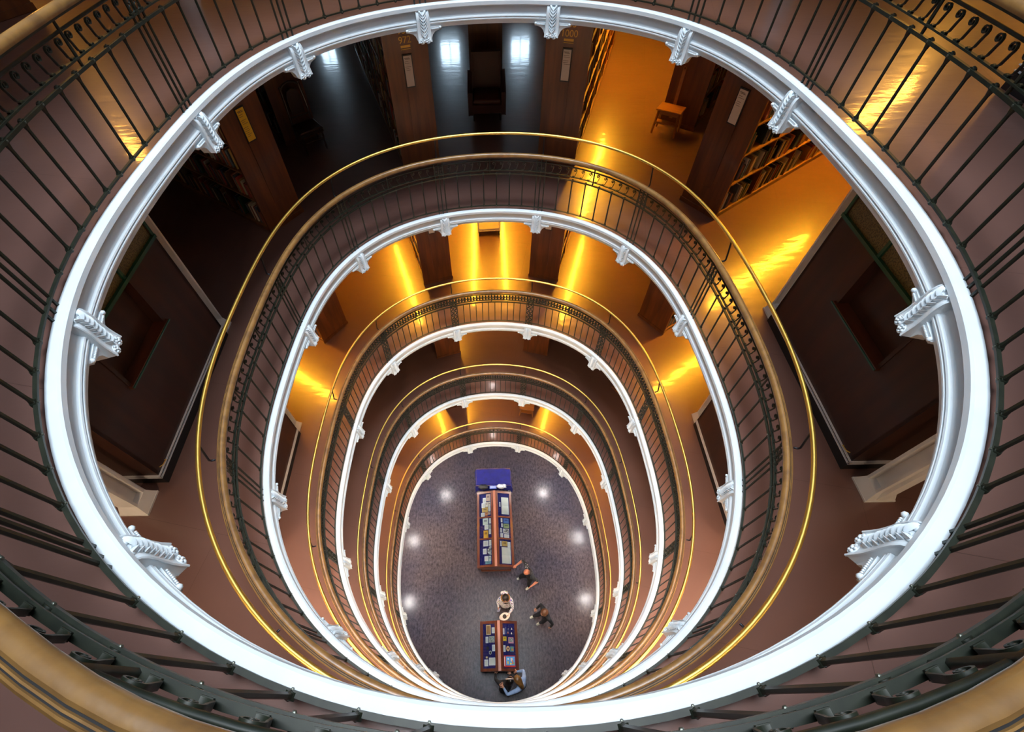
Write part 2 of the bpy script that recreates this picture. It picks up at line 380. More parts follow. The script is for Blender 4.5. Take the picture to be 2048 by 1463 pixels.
# ------------------------------------------------------------------ white mouldings with leaf consoles
RIMP = [(0.015, -0.03), (0.0, 0.012), (-0.062, 0.012), (-0.074, 0.002), (-0.077, -0.036), (-0.066, -0.046), (-0.022, -0.048), (-0.012, -0.062),
        (-0.026, -0.080), (-0.031, -0.10), (-0.039, -0.128), (-0.052, -0.146), (-0.068, -0.152), (-0.072, -0.163), (-0.064, -0.170), (-0.064, -0.176), (-0.072, -0.182),
        (-0.072, -0.193), (-0.058, -0.200), (-0.052, -0.244), (0.03, -0.256)]
PAN = [(-0.060, -0.046), (-0.088, -0.075), (-0.100, -0.14), (-0.103, -0.21), (-0.110, -0.29), (-0.124, -0.345), (-0.130, -0.372)]
def pan_at(u):
    f = u * (len(PAN) - 1); i = min(int(f), len(PAN) - 2); f -= i
    a, b = PAN[i], PAN[i + 1]; return Vector((a[0] + (b[0] - a[0]) * f, a[1] + (b[1] - a[1]) * f))
def console_mesh():
    mb = MB(); n = len(PAN); vs = []
    for i, (o, z) in enumerate(PAN):
        w = 0.078 + 0.008 * i / (n - 1)
        vs += [(-w, o, z), (w, o, z), (w, 0.0, z), (-w, 0.0, z)]
    fs = [(0, 1, 2, 3), tuple(range(4 * n - 4, 4 * n))]
    for i in range(n - 1):
        for k in range(4): fs.append((4 * i + k, 4 * i + (k + 1) % 4, 4 * i + 4 + (k + 1) % 4, 4 * i + 4 + k))
    mb.add(vs, fs)
    for s in (-1, 1):                               # raised edge fillets and the middle rib
        for wx, rr in ((0.075, 0.007),):
            mb.tube([(s * (wx + 0.011 * k / 8), pan_at(k / 8).x - 0.002, pan_at(k / 8).y) for k in range(9)], rr, 5)
        # side wing: hollow bracket under the soffit
        c = [(0.07, -0.225), (0.215, -0.225), (0.235, -0.24), (0.23, -0.262), (0.19, -0.268), (0.145, -0.282), (0.115, -0.31), (0.10, -0.345), (0.088, -0.372), (0.06, -0.372)]
        mb.prism([(s * x, z) for x, z in c], 'y', -0.078, 0.0)
        mb.ball((s * 0.218, -0.08, -0.24), 0.017, 8, 5)
        for k in range(8): mb.ball((s * (0.10 + 0.013 * k), -0.083, -0.248), 0.0075, 5, 4)
    mb.tube([(0, pan_at(0.1 + 0.8 * k / 8).x - 0.002, pan_at(0.1 + 0.8 * k / 8).y) for k in range(9)], 0.006, 5)
    return mb
def leaf_mb():
    mb = MB(); n = 5; vs = []
    for i in range(n + 1):
        u = i / n; w = 0.0130 * math.sin(PI * min(1, 0.12 + u * 0.88)) ** 0.7
        vs += [(u * 0.066, -w, 0), (u * 0.066, 0, 0.026 * math.sin(PI * (0.12 + 0.75 * u))), (u * 0.066, w, 0)]
    fs = []
    for i in range(n): fs += [(3 * i, 3 * i + 3, 3 * i + 4, 3 * i + 1), (3 * i + 1, 3 * i + 4, 3 * i + 5, 3 * i + 2)]
    mb.add(vs, fs); return mb
def rosette_mb():
    mb = MB(); mb.ball((0, 0, 0.008), 0.009, 6, 4)
    for k in range(5):
        a = 2 * PI * k / 5; mb.ball((0.019 * math.cos(a), 0.019 * math.sin(a), 0.003), 0.011, 6, 4, sc=(1, 1, 0.8))
    mb.tube([(0.031 * math.cos(2 * PI * k / 12), 0.031 * math.sin(2 * PI * k / 12), 0) for k in range(12)], 0.004, 4, closed=True)
    return mb
_cm = console_mesh(); ME_CON = _cm.mesh('bracket', m_white, 40)
ME_LEAF = leaf_mb().mesh('leaf', m_white, 60); ME_ROS = rosette_mb().mesh('rosette', m_white, 60)
_b = MB(); _b.ball((0, 0, 0), 0.018, 10, 7); ME_BEAD = _b.mesh('bead', m_white, 180)
def panel_frame(u, x):
    """4x4 on the console face at height fraction u: local z = out of the face"""
    a = pan_at(max(0, u - 0.02)); b = pan_at(min(1, u + 0.02)); d = Vector((0, b.x - a.x, b.y - a.y)).normalized()
    out = Vector((1, 0, 0)).cross(d).normalized()
    if out.y > 0: out = -out
    ux = Vector((1, 0, 0)); uy = out.cross(ux)
    m = Matrix((ux, uy, out)).transposed().to_4x4(); c = pan_at(u); m.translation = (x, c.x, c.y); return m
ORN = []
for k in range(8):
    u = 0.20 + 0.080 * k
    for s in (-1, 1):
        m = panel_frame(u, s * 0.006) @ Matrix.Rotation(R(52 if s > 0 else 128), 4, 'Z'); ORN.append(('leaf', ME_LEAF, m))
for s in (-1, 1):
    ORN.append(('rosette', ME_ROS, panel_frame(0.90, s * 0.037)))
    ORN.append(('bead', ME_BEAD, panel_frame(0.06, s * 0.034)))
# one joined copy for the lower rings
_j = MB(); _j.v = list(_cm.v); _j.f = list(_cm.f); _j.m = list(_cm.m)
for nm, me, m in ORN: _j.add([m @ v.co for v in me.vertices], [tuple(p.vertices) for p in me.polygons])
ME_CONJ = _j.mesh('bracket', m_white, 50)
for L in range(1, 6):
    t = empty('trim_%d' % L, (0, 0, LZ[L]))
    tag(t, 'white moulded plaster rim with leaf brackets round the %s' % LNAME[L], 'moulding', kind='structure')
    sweep(RIMP, 180).build('moulding', m_white, t, smooth=28)
    for s in KS:
        if s == 0.0: continue
        p, d, n = frame(s); rz = math.atan2(n.y, n.x) - PI / 2      # local +y = outward
        if L <= 2:
            b = inst('bracket', ME_CON, t, p, rz)
            for nm, me, m in ORN:
                o = inst(nm, me, b); o.matrix_local = m
        else: inst('bracket', ME_CONJ, t, p, rz)

# ------------------------------------------------------------------ balustrades
def rz_of(n): return math.atan2(n.y, n.x) - PI / 2
HB, HM, HF, HT = 0.08, 0.70, 0.762, 0.922          # heights of the four iron rails
def baluster_mb(r=0.0115, z0=HB - 0.02, z1=HM, node=True):
    mb = MB(); mb.tube([(0, 0, z0), (0, 0, z1 + 0.01)], r, 6)
    if node:
        for z in (HB, HM):
            mb.cyl((0, 0, z), 0.021, 0.026, 10, axis='y'); mb.ball((0, -0.018, z), 0.008, 6, 4, mi=1); mb.ball((0, 0.0, z + 0.019), 0.009, 6, 4, mi=1)
        mb.tube([(0, 0, z1 - 0.05), (0, 0, z1 - 0.01)], r, 6, radii=[r, 0.02]); mb.tube([(0, 0, z0 + 0.02), (0, 0, z0 + 0.06)], r, 6, radii=[0.019, r])
    return mb
def scroll_mb():
    """flat-bar S scroll: foot, stem, spiral head"""
    path = [(-0.030, HF + 0.016), (-0.012, HF + 0.012), (0.004, HF + 0.022)]
    path += [(0.012 + 0.014 * k / 6, HF + 0.03 + 0.055 * k / 6) for k in range(7)]
    c = Vector((0.006, HT - 0.042))
    for k in range(15):
        a = R(-25) + k * R(34); r = 0.030 * (1 - 0.055 * k)
        path.append((c.x + r * math.cos(a), c.y + r * math.sin(a)))
    mb = MB(); vs = []; fs = []; n = len(path)
    for i, (x, z) in enumerate(path):
        a = Vector(path[max(i - 1, 0)]); b = Vector(path[min(i + 1, n - 1)]); d = (b - a).normalized(); q = Vector((-d.y, d.x)) * 0.0034
        w = 0.009
        vs += [(x + q.x, -w, z + q.y), (x - q.x, -w, z - q.y), (x - q.x, w, z - q.y), (x + q.x, w, z + q.y)]
    for i in range(n - 1):
        for k in range(4): fs.append((4 * i + k, 4 * i + (k + 1) % 4, 4 * i + 4 + (k + 1) % 4, 4 * i + 4 + k))
    fs += [(0, 1, 2, 3), (4 * n - 4, 4 * n - 1, 4 * n - 2, 4 * n - 3)]
    mb.add(vs, fs); mb.box((-0.018, 0, HF + 0.009), (0.036, 0.022, 0.012)); return mb
def post_mb():
    mb = MB(); mb.tube([(0, 0, 0.0), (0, 0, 1.0)], 0.0115, 6)
    for z in (HM, HF + 0.005, HT): mb.cyl((0, 0, z), 0.02, 0.03, 8, axis='z')
    return mb
def post_flourish_mb():
    mb = MB()
    for s in (-1, 1):
        for z in (0.86, 0.80):
            mb.tube([(s * 0.037 + 0.018 * math.cos(a), 0, z + 0.026 * math.sin(a)) for a in [2 * PI * k / 8 for k in range(8)]], 0.006, 4, closed=True)
    return mb
def lattice_mb():
    mb = MB()
    for x in (-0.075, 0.0, 0.075): mb.tube([(x, 0, 0.0), (x, 0, 1.0)], 0.010, 5)
    for x in (-0.0375, 0.0375):
        for k in range(11):
            z = 0.06 + 0.07 * k; s = 1 if k % 2 else -1
            mb.tube([(x - s * 0.032, 0, z), (x + s * 0.004, 0, z + 0.03), (x + s * 0.032, 0, z + 0.072)], 0.011, 4)
            mb.ball((x + s * 0.008, 0, z + 0.035), 0.019, 5, 4)
    return mb
m_rivet = mat('worn_rivet', (0.10, 0.11, 0.09), 0.3, metal=0.5)
ME_BAL = baluster_mb().mesh('baluster', [m_iron, m_rivet], 40)
ME_BALS = baluster_mb(0.0095, node=False).mesh('baluster', m_iron, 60)
ME_SCR = scroll_mb().mesh('scroll', m_iron, 50); ME_POST = post_mb().mesh('post_bar', m_iron, 50)
ME_FLO = post_flourish_mb().mesh('post_ring', m_iron, 60); ME_LAT = lattice_mb().mesh('lattice_post', m_iron, 60)
_s = MB(); _s.tube([(0, 0, HM), (0, 0, 1.0)], 0.012, 6); ME_STUB = _s.mesh('support_stub', m_iron, 60)
_a = MB(); _a.tube([(0, 0.05, 1.015), (0, 0.085, 1.02), (0, 0.098, 1.04), (0, 0.088, 1.10), (0, 0.045, 1.345)], 0.0105, 8); ME_ARM = _a.mesh('rail_arm', m_arm, 50)
_c = MB(); _c.box((0, 0, 0), (0.004, 0.115, 0.095)); 
HRP = [(-0.044, 1.005), (-0.050, 1.020), (-0.049, 1.038), (-0.040, 1.054), (-0.022, 1.064), (-0.004, 1.064), (0.006, 1.058), (0.009, 1.050),
       (0.014, 1.050), (0.016, 1.056), (0.021, 1.056), (0.023, 1.049), (0.028, 1.049), (0.030, 1.054), (0.036, 1.053), (0.044, 1.046), (0.046, 1.032), (0.043, 1.017), (0.036, 1.005)]
HRP = [(o * 0.80 - 0.010, z) for o, z in HRP]
HRM = [0] * 7 + [1] + [0] * 3 + [1] + [0] * 7
for L in range(1, 6):
    nm = ['scroll', 'scroll', 'chain', 'chain', 'looping vine'][L - 1]
    b = tag(empty('balustrade', (0, 0, LZ[L])), 'dark iron balustrade with %s frieze and wooden handrail round the %s' % (nm, LNAME[L]), 'balustrade', 'balustrades round the light well')
    sweep(HRP, 200, mi=HRM, near=0.05 if L == 1 else 0.0).build('handrail', [m_hand, m_black], b, smooth=35)
    sweep(ring_rect(-0.018, 0.998, 0.044, 0.014), 180, near=0.05 if L == 1 else 0.0).build('handrail_plate', m_iron, b, smooth=35)
    sweep(ring_rect(-0.008, HB, 0.022, 0.014), 180).build('lower_rail', m_iron, b, smooth=35)
    sweep(ring_rect(-0.008, HM, 0.022, 0.022), 180).build('middle_rail', m_iron, b, smooth=35)
    sweep(ring_rect(-0.004, HF, 0.024, 0.012), 180).build('frieze_rail', m_iron, b, smooth=35)
    sweep(ring_round(0.006, HT, 0.0115, 8), 180).build('top_rail', m_iron, b, smooth=60)
    if L > 1: sweep(ring_round(0.04, 1.36, 0.021, 10), 200).build('brass_rail', m_brass, b, smooth=60)
    for (s0, s1) in BAYS:
        ln = s1 - s0; long = ln > 2.2
        p, d, n = frame(s0)
        if L > 1: inst('rail_arm', ME_ARM, b, p, rz_of(n))
        nb = ((10 if long else 6) if L <= 2 else (15 if long else 10) if L <= 4 else (20 if long else 13))
        g = 0.075
        for k in range(nb):
            p2, d2, n2 = frame(s0 + g + (ln - 2 * g) * (k + 1) / (nb + 1)); inst('baluster', ME_BAL if L <= 2 else ME_BALS, b, p2, rz_of(n2))
        if L <= 2:
            for x in (-0.07, 0.0, 0.07):
                p2, d2, n2 = frame(s0 + x); inst('post_bar', ME_POST, b, p2, rz_of(n2))
            inst('post_ring', ME_FLO, b, p, rz_of(n))
            ns = 19 if long else 12
            for k in range(ns):
                p2, d2, n2 = frame(s0 + g + (ln - 2 * g) * (k + 0.75) / (ns + 0.5)); o = inst('scroll', ME_SCR, b, p2, rz_of(n2))
                if (s0 + ln / 2) > PERIM / 2: o.scale = (-1, 1, 1)
            for q in ((0.5,) if not long else (0.33, 0.67)):
                p2, d2, n2 = frame(s0 + ln * q); inst('support_stub', ME_STUB, b, p2, rz_of(n2))
        else:
            inst('lattice_post', ME_LAT, b, p, rz_of(n))
            for q in ((0.5,) if not long else (0.33, 0.67)):
                p2, d2, n2 = frame(s0 + ln * q); inst('support_stub', ME_STUB, b, p2, rz_of(n2))
    if L in (3, 4):
        fz = MB(); cnt = int(PERIM / 0.066)
        for k in range(cnt):
            p, d, n = frame(PERIM * k / cnt)
            for z in (HF + 0.037, HF + 0.108): fz.ball(p + ez * z, 0.026, 6, 4)
            fz.box(p + ez * (HF + 0.0725), (0.014, 0.014, 0.14))
        tag(fz.build('frieze_ornament', m_iron, b, smooth=60), kind='stuff')
        sweep(ring_rect(0.0, HF + 0.0725, 0.02, 0.012), 150).build('chain_rail', m_iron, b)
    if L == 5:
        fz = MB(); cnt = int(PERIM / 0.24); zc = (HF + HT) / 2
        for sg in (-1, 1):
            fz.tube([plan(PERIM * i / (cnt * 10)) + ez * (zc + sg * 0.062 * math.sin(2 * PI * i / 20)) for i in range(cnt // 2 * 20)], 0.008, 4, closed=True)
        for k in range(cnt):
            s = PERIM * (k + 0.5) / cnt; p, d, n = frame(s)
            fz.ball(p + ez * zc, 0.022, 6, 4)
            fz.tube([p + d * (0.045 * math.cos(a)) + ez * (zc + 0.032 * math.sin(a)) for a in [2 * PI * j / 10 for j in range(10)]], 0.006, 4, closed=True)
            for sg in (-1, 1): fz.tube([p + d * (0.12 + 0.022 * math.cos(a)) + ez * (zc + sg * (0.045 + 0.0) + 0.02 * math.sin(a)) for a in [2 * PI * j / 8 for j in range(8)]], 0.005, 4, closed=True)
        tag(fz.build('frieze_ornament', m_iron, b, smooth=60), kind='stuff')

# ------------------------------------------------------------------ columns and panelled lift enclosures
def column_parts(root):
    mb = MB(); h = 2.85
    # rolled-steel stanchion section: two flanges, web and a raised rib
    mb.box2((-0.11, -0.10, 0.03), (0.11, -0.07, h)); mb.box2((-0.11, 0.07, 0.03), (0.11, 0.10, h)); mb.box2((-0.03, -0.08, 0.03), (0.03, 0.08, h))
    mb.box2((-0.055, -0.135, 0.03), (0.055, -0.098, h)); mb.build('shaft', m_col, root)
    ft = MB(); w = 0.17
    ft.add([(-0.11, -0.10, 0.16), (0.11, -0.10, 0.16), (0.11, 0.10, 0.16), (-0.11, 0.10, 0.16), (-0.16, -0.14, 0.02), (0.16, -0.14, 0.02), (0.16, 0.14, 0.02), (-0.16, 0.14, 0.02)],
           [(0, 1, 5, 4), (1, 2, 6, 5), (2, 3, 7, 6), (3, 0, 4, 7), (0, 1, 2, 3), (4, 5, 6, 7)]); ft.box((0, 0, 0.012), (0.33, 0.29, 0.024))
    ft.build('flared_foot', m_col, root)
    cp = MB(); cp.box((0, 0, h - 0.05), (0.34, 0.30, 0.1)); cp.build('capital', m_col, root)
def copy_tree(o, parent=None):
    c = o.copy(); COL.objects.link(c); c.parent = parent
    for ch in o.children: copy_tree(ch, c)
    return c
proto_col = empty('column'); column_parts(proto_col); used = False
def put_column(x, y, z, rz, label):
    global used
    o = copy_tree(proto_col) if used else proto_col; used = True
    o.location = (x, y, z); o.rotation_euler = (0, 0, rz); o.scale = (1, 0.85, 1) if 'far corner' in label else (1, 1, 1); tag(o, label, 'column', 'white painted stanchions')
def enclosure_parts(root):
    """faces -x at x=0, y from -1.12 to 1.14; lies to +x"""
    h1 = 1.78; y0, y1 = -1.10, 1.16; oa, ob, sill = -0.46, 0.42, 1.12; top = 2.84
    pl = MB(); pl.box2((-0.012, y0 - 0.012, 0.0), (2.6, y1, 0.13)); pl.build('plinth', m_black, root)
    st = MB()
    for z in (0.14, 0.185): st.box2((-0.02, y0 - 0.02, z), (0.0, y1, z + 0.010)); st.box2((-0.02, y0 - 0.02, z), (2.6, y0, z + 0.010))
    st.build('steel_strip', m_steel, root)
    def pan(name, a, b): m = MB(); m.box2(a, b); m.build(name, m_maho, root)
    pan('panel', (0.0, y0, 0.13), (0.04, oa - 0.04, h1)); pan('panel', (0.0, ob + 0.04, 0.13), (0.04, y1, h1)); pan('panel', (0.0, oa - 0.04, 0.13), (0.04, ob + 0.04, sill - 0.03))
    pan('side_panel', (0.0, y0 - 0.001, 0.13), (2.6, y0 + 0.04, top)); pan('side_panel', (0.0, y1 - 0.04, 0.13), (2.6, y1, top)); pan('hatch_back', (0.12, oa - 0.04, sill - 0.03), (0.15, ob + 0.04, h1)); pan('back_panel', (0.55, y0 + 0.05, 0.13), (0.58, y1 - 0.05, top))
    pan('jamb', (-0.01, oa - 0.04, sill), (0.12, oa, h1)); pan('jamb', (-0.01, ob, sill), (0.12, ob + 0.04, h1))
    s = MB(); s.cham((-0.045, oa - 0.05, sill - 0.03), (0.12, ob + 0.05, sill + 0.012), 0.006); s.build('hatch_sill', m_reda, root)
    s = MB(); s.box2((-0.056, oa - 0.05, sill - 0.012), (-0.045, ob + 0.05, sill + 0.006)); s.build('sill_trim', m_green, root)
    s = MB(); s.box2((-0.02, y0, h1), (0.06, y1, h1 + 0.04)); s.build('glazing_frame', m_green, root)
    for y in (y0 + 0.02, -0.35, 0.42, y1 - 0.02):
        s = MB(); s.box2((-0.01, y - 0.018, h1 + 0.04), (0.05, y + 0.018, top)); s.build('glazing_bar', m_green, root)
    for a, b in ((y0 + 0.04, -0.37), (-0.33, 0.40), (0.44, y1 - 0.04)):
        s = MB(); s.box2((0.015, a, h1 + 0.04), (0.022, b, top)); s.build('wire_pane', m_mesh, root)
    s = MB(); s.tube([(-0.03, y0 + 0.17, 0.24), (-0.05, y0 + 0.17, 0.25), (-0.05, y0 + 0.10, 0.26), (-0.02, y0 + 0.07, 0.26)], 0.006, 6); s.build('brass_catch', m_brass, root)
proto_enc = empty('lift_enclosure'); enclosure_parts(proto_enc); eu = False
for L in (1, 2, 3, 4):
    for sd in (1, -1):
        e = copy_tree(proto_enc) if eu else proto_enc; eu = True
        side = 'right' if sd > 0 else 'left'
        e.location = (sd * (3.93 if L > 1 else 4.55), 0, LZ[L]); e.scale = (sd, 1, 1)
        tag(e, 'dark mahogany panelled enclosure with hatch at the %s of the %s' % (side, LNAME[L]), 'enclosure', 'panelled enclosures')
        if L == 1: continue
        put_column(sd * 4.11, 1.275, LZ[L], 0.0, 'white steel column at the far corner of the %s enclosure on the %s' % (side, LNAME[L]))
        put_column(sd * 4.16, -1.36, LZ[L], PI if sd < 0 else 0.0, 'white steel column at the near corner of the %s enclosure on the %s' % (side, LNAME[L]))
for sd in (-1, 1): put_column(sd * 4.2, 4.75, LZ[1], R(35) * sd, 'white steel column standing free at the far %s of the topmost gallery' % ('left' if sd < 0 else 'right'))

# ------------------------------------------------------------------ bookcases, notices and books
BW, BH = 0.74, 2.80
SHZ = [0.09, 0.62, 1.12, 1.60, 2.06, 2.48]
def text_mesh(txt, size, m, ext=0.004):
    cu = bpy.data.curves.new('t', 'FONT'); cu.body = txt; cu.size = size; cu.extrude = ext; cu.align_x = 'CENTER'; cu.align_y = 'CENTER'; cu.space_line = 0.95
    o = bpy.data.objects.new('t', cu); COL.objects.link(o); dg = bpy.context.evaluated_depsgraph_get()
    me = bpy.data.meshes.new_from_object(o.evaluated_get(dg)); bpy.data.objects.remove(o); me.materials.clear(); me.materials.append(m); return me
BK = {}
def bookcase_meshes(ln):
    if ln in BK: return BK[ln]
    d = {}
    def bx(n, a, b, m, e=0.0):
        k = MB()
        (k.cham(a, b, e) if e else k.box2(a, b)); d[n] = k.mesh(n, m)
    bx('plinth', (0.03, -BW / 2 + 0.02, 0), (ln, BW / 2 - 0.02, 0.07), m_case)
    bx('divider', (0.04, -0.012, 0.07), (ln, 0.012, BH - 0.04), m_case)
    bx('shelf', (0.04, -BW / 2 + 0.015, 0), (ln, BW / 2 - 0.015, 0.024), m_shelf)
    bx('upright', (-0.012, -BW / 2 + 0.02, 0.07), (0.012, BW / 2 - 0.02, BH - 0.04), m_case)
    bx('top_board', (0.0, -BW / 2 - 0.01, BH - 0.04), (ln, BW / 2 + 0.01, BH), m_case, 0.008)
    bx('end_panel', (0, -BW / 2, 0), (0.045, BW / 2, BH - 0.04), m_case, 0.006)
    bx('skirting', (-0.015, -BW / 2 - 0.012, 0), (0.0, BW / 2 + 0.012, 0.085), m_case, 0.005)
    bx('panel_strip', (-0.012, -0.075, 0.45), (0.0, 0.075, 1.50), m_case, 0.005)
    bx('notice_frame', (-0.016, -0.082, 1.495), (0.0, 0.082, 2.005), m_black)
    bx('notice', (-0.020, -0.066, 1.515), (-0.015, 0.066, 1.985), m_noticew)
    BK[ln] = d; return d
def bookcase(L, pos, ang, ln, label, notice=None, numbers=None, strip=True):
    r = tag(empty('bookcase', (pos[0], pos[1], LZ[L]), ang), label, 'bookcase', 'radiating book stacks'); d = bookcase_meshes(ln)
    for n in ('plinth', 'divider', 'top_board', 'end_panel', 'skirting'): inst(n, d[n], r)
    for z in SHZ: inst('shelf', d['shelf'], r, (0, 0, z - 0.024))
    x = 0.97
    while x < ln: inst('upright', d['upright'], r, (x, 0, 0)); x += 0.95
    if strip: inst('panel_strip', d['panel_strip'], r)
    if notice:
        inst('notice_frame', d['notice_frame'], r); o = inst('notice', d['notice'], r)
        pt = MB(); rows = [1.95, 1.935] + [1.90 - 0.026 * q for q in range(13 if notice == 'yellow' else 7)]
        for q, z in enumerate(rows):
            if q in (4, 8): continue
            w_ = 0.085 if q < 2 else random.uniform(0.06, 0.11); pt.box((-0.0206, 0.055 - w_ / 2 - (0.012 if q % 3 == 1 else 0), z), (0.001, w_, 0.007 if q < 2 else 0.0045))
        pt.build('printed_text', m_ink, o)
        if notice == 'yellow':
            o.data = d['notice'].copy(); o.data.materials.clear(); o.data.materials.append(m_noticey)
            tag(o, 'yellow printed notice strip')
        else: tag(o, 'white printed notice strip')
    if numbers:
        me = text_mesh(numbers, 0.14, m_gold); o = inst('gilt_numbers', me, r); o.matrix_local = Matrix.Translation((-0.004, 0, 2.27)) @ Matrix.Rotation(-PI / 2, 4, 'Z') @ Matrix.Rotation(PI / 2, 4, 'X')
        tag(o, 'gilt class numbers')
        g = MB(); g.box((-0.003, 0, 2.115), (0.004, 0.16, 0.035)); g.box((-0.003, 0, 2.075), (0.004, 0.16, 0.010)); g.build('gilt_ornament', m_gold, r)
    return r
_bk = MB()                                          # unit book: x thickness, y depth (spine at y=-0.5), z height
_bk.add([(-.5, -.42, 0), (-.25, -.5, 0), (.25, -.5, 0), (.5, -.42, 0), (.5, .5, 0), (-.5, .5, 0), (-.5, -.42, 1), (-.25, -.5, 1), (.25, -.5, 1), (.5, -.42, 1), (.5, .5, 1), (-.5, .5, 1)],
        [(0, 1, 7, 6), (1, 2, 8, 7), (2, 3, 9, 8), (3, 4, 10, 9), (5, 0, 6, 11), (0, 5, 4, 3, 2, 1)])
_bk.add([(-.36, -.36, .97), (.36, -.36, .97), (.36, .46, .97), (-.36, .46, .97)], [(0, 1, 2, 3)], 1)
_bk.add([(-.5, -.42, 1), (-.25, -.5, 1), (.25, -.5, 1), (.5, -.42, 1), (.36, -.36, .97), (-.36, -.36, .97), (.36, .46, .97), (-.36, .46, .97), (.5, .5, 1), (-.5, .5, 1)],
        [(0, 1, 5), (1, 2, 4, 5), (2, 3, 4), (3, 8, 6, 4), (0, 5, 7, 9), (7, 6, 8, 9)])
ME_BOOK = _bk.mesh('book', [m_book, m_page])
BCOL = [(0.20, 0.02, 0.015), (0.30, 0.03, 0.02), (0.02, 0.07, 0.03), (0.015, 0.03, 0.02), (0.05, 0.03, 0.02), (0.42, 0.36, 0.26), (0.55, 0.50, 0.40), (0.03, 0.04, 0.09), (0.012, 0.012, 0.013),
        (0.30, 0.17, 0.05), (0.12, 0.06, 0.03), (0.45, 0.30, 0.08), (0.10, 0.10, 0.10), (0.33, 0.10, 0.05), (0.06, 0.10, 0.14), (0.5, 0.5, 0.48)]
BNAME = ['dark red', 'red', 'green', 'dark green', 'brown', 'buff', 'cream', 'navy', 'black', 'tan', 'brown', 'ochre', 'grey', 'rust', 'slate blue', 'pale grey']
def ordn(n): return '%d%s' % (n, 'th' if 10 <= n % 100 <= 20 else {1: 'st', 2: 'nd', 3: 'rd'}.get(n % 10, 'th'))
def books(root, side, shelf, x0, x1, label=None, group=None, stuff=None, fill=0.9):
    """a row of books on one shelf of a bookcase face; side=+1/-1 in local y; stuff = MB list that takes them joined"""
    x = x0; B = root.matrix_basis; n = 0; ang = root.rotation_euler.z
    free = SHZ[shelf + 1] - SHZ[shelf] - 0.05 if shelf + 1 < len(SHZ) else 0.26
    while x < x1:
        ph = (x - 0.97) % 0.95
        if ph < 0.03 or ph > 0.93: x += 0.04; continue
        t = random.choice((0.022, 0.028, 0.034, 0.04, 0.05, 0.03)); h = min(free, random.uniform(0.24, 0.34)); dp = random.uniform(0.17, 0.22)
        if random.random() > fill: x += random.uniform(0.05, 0.22); continue
        lean = 0.0 if random.random() < 0.8 else random.uniform(0.05, 0.16)
        c = Vector((x + t / 2, side * (BW / 2 - 0.035 - dp / 2 - random.uniform(0, 0.02)), SHZ[shelf] + 0.001))
        m = Matrix.Translation(c) @ Matrix.Rotation(0 if side < 0 else PI, 4, 'Z') @ Matrix.Rotation(lean * (1 if side < 0 else -1), 4, 'Y') @ Matrix.Diagonal((t, dp, h, 1))
        x += t + 0.002 + abs(lean) * h * 1.1
        w = B @ m; col = random.choice(BCOL)
        if stuff is not None:
            stuff.setdefault(col, MB()).add([w @ v.co for v in ME_BOOK.vertices], [tuple(p.vertices) for p in ME_BOOK.polygons])
        else:
            o = inst('book', ME_BOOK); o.matrix_world = w; o.color = (*col, 1); tag(o, '%s book, %s from the panel end, %s' % (BNAME[BCOL.index(col)], ordn(n + 1), label), 'book', group)
        n += 1
    return n
def fan(rr, deg): return (rr * math.cos(R(deg)), 1.2 + rr * math.sin(R(deg)))
A_ANG = {'A': 144.8, 'B': 107.5, 'C': 72.5, 'D': 35.2, 'E': 53.6, 'F': 126.4, 'G': 90.0}
A_R = {'A': 4.47, 'B': 4.41, 'C': 4.41, 'D': 4.47, 'E': 6.75, 'F': 6.75, 'G': 7.35}
WHO = {'A': 'leftmost long bookcase', 'B': 'long bookcase left of centre', 'C': 'long bookcase right of centre', 'D': 'rightmost long bookcase', 'E': 'set-back bookcase in the right bay', 'F': 'set-back bookcase in the left bay', 'G': 'set-back bookcase in the middle bay'}
BC = {}
for L in (2, 3, 4, 5):
    for k in 'ABCDEFG':
        if L >= 4 and k in 'EFG': continue
        ln = {'A': 5.2, 'B': 6.4, 'C': 6.4, 'D': 5.2, 'E': 3.4, 'F': 3.4, 'G': 3.6}[k]
        nt = ('yellow' if k == 'A' else 'white') if k in 'ABCDG' and L <= 3 else None
        num = {(2, 'B'): '954\n972', (2, 'C'): '985\n1000'}.get((L, k))
        BC[L, k] = bookcase(L, fan(A_R[k], A_ANG[k]), R(A_ANG[k]), ln, 'dark wood %s on the %s' % (WHO[k], LNAME[L]), nt, num, strip=k in 'ABCD')
BC[1, 'A'] = bookcase(1, (-6.2, 3.95), R(150), 3.0, 'dark wood bookcase end in the far left corner of the topmost gallery', None, None)
SHN = ['bottom shelf', 'second shelf', 'third shelf', 'fourth shelf', 'fifth shelf', 'top shelf']
nb = 0
for sh, xe in enumerate((3.4, 2.9, 2.3, 1.5, 0.8)):
    nb += books(BC[2, 'D'], -1, sh, 0.07, xe, '%s of the rightmost long bookcase' % SHN[sh], 'books on the %s at the right' % SHN[sh])
for sh, xe in enumerate((1.9, 1.9, 1.7, 1.2)):
    nb += books(BC[2, 'A'], 1, sh, 0.07, xe, '%s of the leftmost long bookcase' % SHN[sh], 'books on the %s at the left' % SHN[sh])
rest = {}
